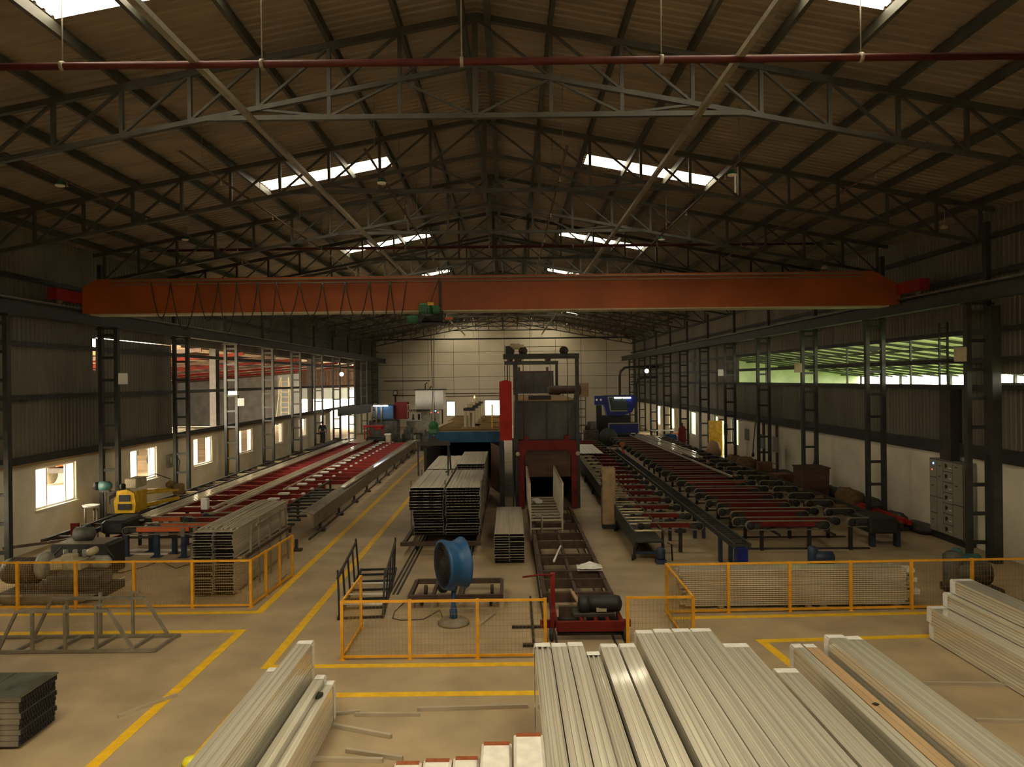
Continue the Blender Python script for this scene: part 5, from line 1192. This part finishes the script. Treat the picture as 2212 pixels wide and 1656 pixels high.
# right press
pr = thing('blue_press', 'big royal blue press with an open hood at the far right', 'press', (9.2, 60.5, 0))
m = MB(); m.prism([(-1.05, 2.4), (.1, 2.4), (1.0, 2.7), (1.4, 3.6), (1.3, 4.1), (-1.3, 4.1), (-1.35, 3.4)][::-1], -.4, .8); m.build('hood', 'royal', pr)
MB().prism([(-.75, 2.85), (.6, 2.85), (.5, 3.95), (-.95, 3.95)][::-1], -.46, -.41).build('hood_opening', 'darkteal', pr)
MB().prism([(-.82, 2.78), (-.75, 2.85), (-.95, 3.95), (-1.03, 4.0)], -.48, -.42).box(-1.0, .5, -.48, -.42, 3.93, 4.0).box(-.8, .6, -.48, -.42, 2.78, 2.85).build('hood_trim', 'cream', pr)
MB().cbox((-.3, .4, 1.2), (2.4, 1.6, 2.4), bev=.06).build('body', 'black', pr)
gb = MB().cbox((-1.75, 0, 3.7), (.75, .6, .75), bev=.03).build('gauge_box', 'royal', pr)
for x in (-1.92, -1.58): MB().lathe([(.09, -.33), (.09, -.3)], 16, 'Y', (x, 0, 3.75)).build('gauge', 'film', gb)
MB().box(-1.95, -1.5, -.2, .3, 0, 3.3).build('stand', 'black', pr)
tb = thing('blue_die_table', 'blue tabletop frame with cream edges in front of the blue press', 'table', (9.3, 58.4, 0))
MB().box(-1.3, 1.1, -.1, 0, 1.1, 1.85).build('back_panel', 'royal', tb); MB().box(-1.35, 1.15, -.16, -.1, 1.85, 1.92).box(-1.35, -1.28, -.16, -.1, .4, 1.85).box(1.08, 1.15, -.16, -.1, .3, 1.85).build('edge_frame', 'cream', tb); MB().box(-1.2, 1.0, .0, .8, .3, 1.0).build('base', 'black', tb)
MB().lathe([(.7, -.06), (.75, 0), (.7, .06)], 26, 'Y', (-1.4, -.4, .8)).build('wheel', 'darkteal', tb)
MB().cbox((12.9, 58, .5), (1.0, .9, 1.0), bev=.1).build('blue_drum', 'blue', label='bright blue drum right of the blue die table', cat='drum')
lt2 = thing('light_table', 'bright metal topped table by the blue drum', 'table', (12.6, 59.6, 0)); MB().box(-.9, .9, -.4, .4, 1.15, 1.22).build('table_top', 'film', lt2)
for x in (-.8, .75):
    for y in (-.35, .3): MB().box(x, x + .06, y, y + .06, 0, 1.15).build('leg', 'steel', lt2)
sackm(.5, .4, .8).build('orange_sack', 'orangered', loc=(11.0, 58.9, 1.2) if False else (11.2, 58.3, 0), label='orange sack beside the blue die table', cat='sack')
r = thing('access_stair', 'dark steel stair and railing beside the blue press', 'stair', (5.6, 62, 0))
for x in (-1.0, 0, .5, .9): MB().box(x, x + .06, 0, .06, 0, 4.9 if x < .4 else 4.5).build('post', 'steel', r)
MB().box(-1.9, .1, 0, .06, 4.85, 4.93).box(-1.9, .1, 0, .06, 4.65, 4.7).box(0, .96, 0, .06, 4.4, 4.46).build('handrail', 'steel', r)
for k in range(5): MB().box(0.06, .9, 0, .5, .8 + .7*k, .86 + .7*k).build('tread', 'steel', r)
mc = [(3.9, 58, 1.1, .9, 1.7, 'greymach', 'cream based'), (5.3, 57.4, .8, .8, 1.5, 'blue', 'blue based'), (4.6, 60, .9, .9, 3.2, 'machine', 'tall dark'), (6.6, 59, 1.2, 1.0, 2.4, 'machine', 'broad dark')]
for x, y, sx, sy, sz, mm, nm in mc:
    r = thing('press_unit', '%s floor machine between the furnace and the blue press' % nm, 'machine', (x, y, 0)); MB().cbox((0, 0, sz*.28), (sx, sy, sz*.56), bev=.04).build('base', mm, r); MB().cbox((.1, 0, sz*.7), (sx*.5, sy*.5, sz*.28), .4, .04).build('head', 'machine', r); MB().lathe([(.1, 0), (.18, .05), (.18, .3), (.08, .4)], 14, at_=(-sx*.25, -.1, sz*.56)).build('motor', 'dark', r)
pp = thing('exhaust_pipe', 'large dark curved exhaust pipe at the far right wall', 'pipe', (7.5, 70, 0))
MB().tube([(3.2 - 0, 0, 0), (3.2, 0, 5.7), (3.3, 0, 6.2), (3.7, 0, 6.55), (4.2, 0, 6.6), (7.0, 0, 6.6)], .12, 10).build('pipe_run', 'steel', pp); MB().tube([(4.8, 0, 0), (4.8, 0, 4.9), (5.0, 0, 5.4), (5.5, 0, 5.6), (6.9, 0, 5.6)], .12, 10).build('pipe_run', 'steel', pp)
oc_ = thing('orange_truck', 'small orange low vehicle by the far right wall', 'vehicle', (13.9, 60.3, 0)); MB().prism([(-.9, .3), (.6, .3), (.6, .5), (.45, .8), (.1, 1.0), (-.2, .95), (-.9, .75)][::-1], -.4, .4).build('body', 'orangered', oc_)
for x in (-.5, .35): MB().lathe([(.1, -.45), (.26, -.45), (.26, .45), (.1, .45)], 16, 'Y', (x, 0, .26)).build('wheel', 'tyre', oc_)
cy = thing('gas_cylinder', 'dark red gas cylinder by the far right wall', 'cylinder', (13.0, 54.5, 0)); MB().lathe([(.26, 0), (.28, .05), (.28, 1.6), (.18, 1.85), (.06, 1.9)], 18).build('body', 'red', cy); MB().lathe([(.05, 1.9), (.05, 2.0), (.08, 2.02), (.08, 2.1)], 12).build('valve', 'dark', cy)

# ================================================================== SHEDS OUTSIDE
sh = thing('left_shed', 'open neighbouring shed with red roof purlins seen through the left bay', 'shed', (-16.3, 38, 0))
m = MB(); m.prism([(0, 7.7), (-26, 5.9), (-26, 5.95), (0, 7.75)], 0, 58); m.build('roof', 'warmlight', sh)
for k in range(13):
    x = -1.0 - 2.0*k; z = 7.66 + x*1.8/26 - .1; MB().box(x-.04, x+.04, 0, 58, z-.1, z + .05).build('purlin', 'redbright' if k > 3 else 'brownsteel', sh)
for k in range(10):
    y = 1 + 6.2*k; MB().bar((-.3, y, 7.3), (-25.8, y, 5.5), .12, .2).build('rafter', 'red' if k % 2 else 'brownsteel', sh); MB().box(-25.9, -25.7, y, y + .2, 0, 5.5).build('post', 'red', sh)
MB().box(-26.1, -25.95, 6, 57, 0, 5.8).build('back_wall', 'shedgrey', sh)
MB().box(-26, -13.2, 54, 54.2, 0, 7.0).build('end_wall', 'shedgrey', sh)
MB().box(-13.2, -10.2, 54, 54.2, 0, 7.0).build('end_wall', 'shedblue', sh, label='pale blue part of the shed end wall')
m = MB().box(-10.2, -.1, 54, 54.2, 4.7, 7.4)
for k in range(22): m.box(-10.1 + .45*k, -9.9 + .45*k, 53.9, 54, 4.7, 7.3)
m.build('end_wall', 'brownsteel', sh, label='brown ribbed part of the shed end wall')
MB().box(-10.2, -4, 54, 54.1, 3.3, 4.7).build('end_wall', 'shedblue', sh, label='pale blue part of the shed end wall')
for k, (y, nm) in enumerate(((40.0, 'left'), (59.2, 'right'))): MB().box(-16.5, -16.15, y - .25, y + .25, 0, 7.6).build('bay_post', 'dark', label='broad brown post standing outside the left open bay, %s one' % nm, cat='post', group='broad posts outside the left bay')
ld = thing('tall_ladder', 'pale bamboo coloured double ladder in the left neighbouring shed', 'ladder', (-18.6, 59.5, 0))
for a in (-.9, -.35, .35, .9): MB().bar((a, 0 if abs(a) > .5 else .3, 0), (a*.38 if abs(a) > .5 else a*.85, .35, 5.9), .07).build('rail', 'creamroll', ld)
for k in range(13): MB().bar((-.33, .32, .5 + .42*k), (.33, .32, .5 + .42*k), .05).build('rung', 'creamroll', ld)
tr = thing('parked_truck', 'parked truck with big pale wheel outside the first window', 'truck', (-24.6, 40.0, 0))
for y in (0, 3.6, 4.8):
    for x in (.9, -.9):
        w_ = MB().lathe([(.28, -.14), (.50, -.14), (.53, 0), (.50, .14), (.28, .14)], 24, 'X', (x, y, .53)).build('wheel', 'greymach', tr); MB().lathe([(.26, -.12), (.2, -.05), (.2, .05), (.26, .12)], 18, 'X', (x, y, .53)).build('rim', 'dark', w_)
MB().box(-.5, .5, -.8, 5.6, .7, .95).build('chassis', 'dark', tr); MB().cbox((0, .2, 1.9), (2.1, 1.8, 1.7), bev=.12).build('cab', 'orangered', tr); MB().box(-1.1, 1.1, 1.4, 5.7, 1.0, 2.2).build('cargo_bed', 'steel_grey', tr)
wt = thing('water_tank', 'white tank wagon outside the second window', 'wagon', (-23.2, 49.5, 0)); MB().cbox((0, 0, 1.7), (2.2, 3.2, 1.3), bev=.15).build('tank', 'white', wt)
for y in (-1, 1): MB().lathe([(.2, -1.0), (.42, -1.0), (.42, 1.0), (.2, 1.0)], 20, 'X', (0, y, .42)).build('wheel', 'tyre', wt)
MB().box(-.9, .9, -1.4, 1.4, .8, 1.05).build('chassis', 'dark', wt)
rs = thing('right_shed', 'green tinted lean-to shed roof seen through the right opening', 'shed', (15.1, 16, 0))
m = MB(); m.prism([(0, 7.5), (14, 5.5), (14, 5.55), (0, 7.55)][::-1], 0, 44); m.build('roof', 'greenlight', rs)
for k in range(22): MB().bar((.1, .6 + 2*k, 7.42), (13.9, .6 + 2*k, 5.42), .08, .12).build('rafter', 'steel', rs)
for x in (2, 4.6, 7.2, 9.8, 12.4): MB().box(x-.04, x+.04, 0, 44, 7.38 - x*.143 - .06, 7.42 - x*.143).build('purlin', 'steel', rs)
for k in range(8): MB().box(13.6, 13.75, 1 + 6*k, 1.15 + 6*k, 0, 5.7).build('post', 'steel', rs)
MB().box(0.1, 13.8, 43.8, 44, 3.2, 7.0).build('end_wall', 'shedgreen', rs)
random.seed(3)
for k in range(9):
    m = MB(); 
    for q in range(160):
        a, b = random.uniform(0, 2*PI), random.uniform(-.2, 1); rr = 2.2*math.sqrt(max(0, 1 - b*b))*random.uniform(.7, 1); c = Vector((rr*math.cos(a), rr*math.sin(a), 2.4 + 1.9*b)); s = random.uniform(.25, .55)
        n_ = Vector((random.uniform(-1, 1), random.uniform(-1, 1), random.uniform(-1, 1))).normalized(); u = n_.orthogonal().normalized()*s; v = n_.cross(u)
        m.add([c - u, c - v*.5, c + u, c + v*.5], [(0, 1, 2, 3)])
    t = thing('garden_tree', 'green bush outside beyond the right shed, %s' % nth(k), 'bush', (36 + 3*(k % 2), 12 + 8*k, 0), group='bushes beyond the right shed')
    m.build('foliage', 'leaf', t); MB().tube([(0, 0, 0), (.1, 0, 1.2), (0, .1, 2.4)], .12).build('trunk', 'brownsteel', t)

# ================================================================== PERSON
def person(x, y, z0, rz, lab):
    root = thing('person', lab, 'person', (x, y, z0), rz)
    J = {'pelvis': (0, 0, .95), 'spine': (0, .01, 1.15), 'chest': (0, .01, 1.33), 'neck': (0, 0, 1.48), 'head0': (0, -.01, 1.57), 'head1': (0, -.02, 1.66),
         'shl': (-.18, 0, 1.41), 'ell': (-.27, .03, 1.14), 'wrl': (-.29, -.06, .90), 'shr': (.18, 0, 1.41), 'elr': (.28, -.02, 1.15), 'wrr': (.31, -.10, .92),
         'hl': (-.09, 0, .90), 'kl': (-.10, -.08, .49), 'al': (-.10, .06, .09), 'tl': (-.10, -.10, .04), 'hr': (.09, 0, .90), 'kr': (.11, .0, .48), 'ar': (.12, .14, .12), 'tr': (.12, .02, .03)}
    R = {'pelvis': (.15, .11), 'spine': (.14, .10), 'chest': (.165, .11), 'neck': (.055, .055), 'head0': (.07, .08), 'head1': (.085, .10), 'shl': (.065, .06), 'ell': (.045, .045), 'wrl': (.03, .028), 'shr': (.065, .06), 'elr': (.045, .045), 'wrr': (.03, .028),
         'hl': (.09, .09), 'kl': (.058, .058), 'al': (.04, .045), 'tl': (.04, .03), 'hr': (.09, .09), 'kr': (.058, .058), 'ar': (.04, .045), 'tr': (.04, .03)}
    E = [('pelvis', 'spine'), ('spine', 'chest'), ('chest', 'neck'), ('neck', 'head0'), ('head0', 'head1'), ('chest', 'shl'), ('shl', 'ell'), ('ell', 'wrl'), ('chest', 'shr'), ('shr', 'elr'), ('elr', 'wrr'),
         ('pelvis', 'hl'), ('hl', 'kl'), ('kl', 'al'), ('al', 'tl'), ('pelvis', 'hr'), ('hr', 'kr'), ('kr', 'ar'), ('ar', 'tr')]
    hands = {}
    for side, s in (('l', -1), ('r', 1)):
        wv = Vector(J['wr' + side]); palm = wv + Vector((s*.005, -.01, -.07)); J['p' + side] = tuple(palm); R['p' + side] = (.032, .02); E.append(('wr' + side, 'p' + side))
        for k in range(4):
            b = palm + Vector((0, .028 - .018*k, -.03)); L_ = (.07, .08, .075, .06)[k]
            for q, f_ in enumerate((0, .5, 1.0)):
                nm = 'f%s%d%d' % (side, k, q); J[nm] = tuple(b + Vector((-s*.012*q, 0, -L_*f_))); R[nm] = (.0095, .0095)
                E.append(((('p' + side) if q == 0 else 'f%s%d%d' % (side, k, q-1)), nm))
        for q in range(2):
            nm = 't%s%d' % (side, q); J[nm] = tuple(palm + Vector((-s*.01*q, -.04 - .012*q, .0 - .035*q))); R[nm] = (.010, .010); E.append((('p' + side) if q == 0 else 't%s0' % side, nm))
    names = list(J); me = bpy.data.meshes.new('body'); me.from_pydata([J[n] for n in names], [(names.index(a), names.index(b)) for a, b in E], [])
    o = bpy.data.objects.new('body', me); COL.objects.link(o); o.parent = root
    sk = o.modifiers.new('skin', 'SKIN'); 
    if not me.skin_vertices: me.attributes
    bm_layer = me.skin_vertices[0].data if me.skin_vertices else None
    if bm_layer is None:
        import bmesh; bm = bmesh.new(); bm.from_mesh(me); bm.verts.layers.skin.verify(); bm.to_mesh(me); bm.free(); bm_layer = me.skin_vertices[0].data
    for i, n in enumerate(names): bm_layer[i].radius = R[n]; bm_layer[i].use_root = (n == 'pelvis')
    sb = o.modifiers.new('sub', 'SUBSURF'); sb.levels = 2; sb.render_levels = 2
    me.materials.append(MATS['skin'])
    # clothing as slightly larger shells
    def sub(nm, joints, grow, m):
        idx = [n for n in joints]; me2 = bpy.data.meshes.new(nm); me2.from_pydata([J[n] for n in idx], [(idx.index(a), idx.index(b)) for a, b in E if a in idx and b in idx], [])
        import bmesh; bm = bmesh.new(); bm.from_mesh(me2); bm.verts.layers.skin.verify(); bm.to_mesh(me2); bm.free()
        oo = bpy.data.objects.new(nm, me2); COL.objects.link(oo); oo.parent = root; oo.modifiers.new('skin', 'SKIN')
        for i, n in enumerate(idx): me2.skin_vertices[0].data[i].radius = tuple(v + grow for v in R[n]); me2.skin_vertices[0].data[i].use_root = n == 'pelvis'
        q = oo.modifiers.new('sub', 'SUBSURF'); q.levels = 2; q.render_levels = 2; me2.materials.append(MATS[m])
    sub('shirt', ['pelvis', 'spine', 'chest', 'shl', 'shr', 'ell', 'elr'], .022, 'clothdark'); sub('trousers', ['pelvis', 'hl', 'kl', 'al', 'hr', 'kr', 'ar'], .024, 'clothdark')
    MB().lathe([(.02, 1.79), (.075, 1.77), (.105, 1.71), (.108, 1.65), (.09, 1.60)][::-1], 16, at_=(0, .005, 0)).build('hair', 'black', root)
    f = MB(); f.prism([(-.012, 1.64), (.012, 1.64), (0, 1.68)], -.135, -.10); f.build('nose', 'skin', root)
    f = MB(); f.box(-.045, -.025, -.118, -.10, 1.675, 1.69).box(.025, .045, -.118, -.10, 1.675, 1.69); f.build('eyes', 'black', root)
    for s in (-1, 1): MB().lathe([(.018, -.008), (.025, 0), (.018, .008)], 10, 'X', (s*.095, .0, 1.66)).build('ear', 'skin', root)
person(-14.0, 54.0, .80, PI, 'person in dark clothes walking away on the track by the left wall')
MB().box(-14.2, -13.72, 50.5, 57.5, .765, .80).build('walk_plank', 'dark', label='dark walkway plank over the left track under the walking person', cat='plank')
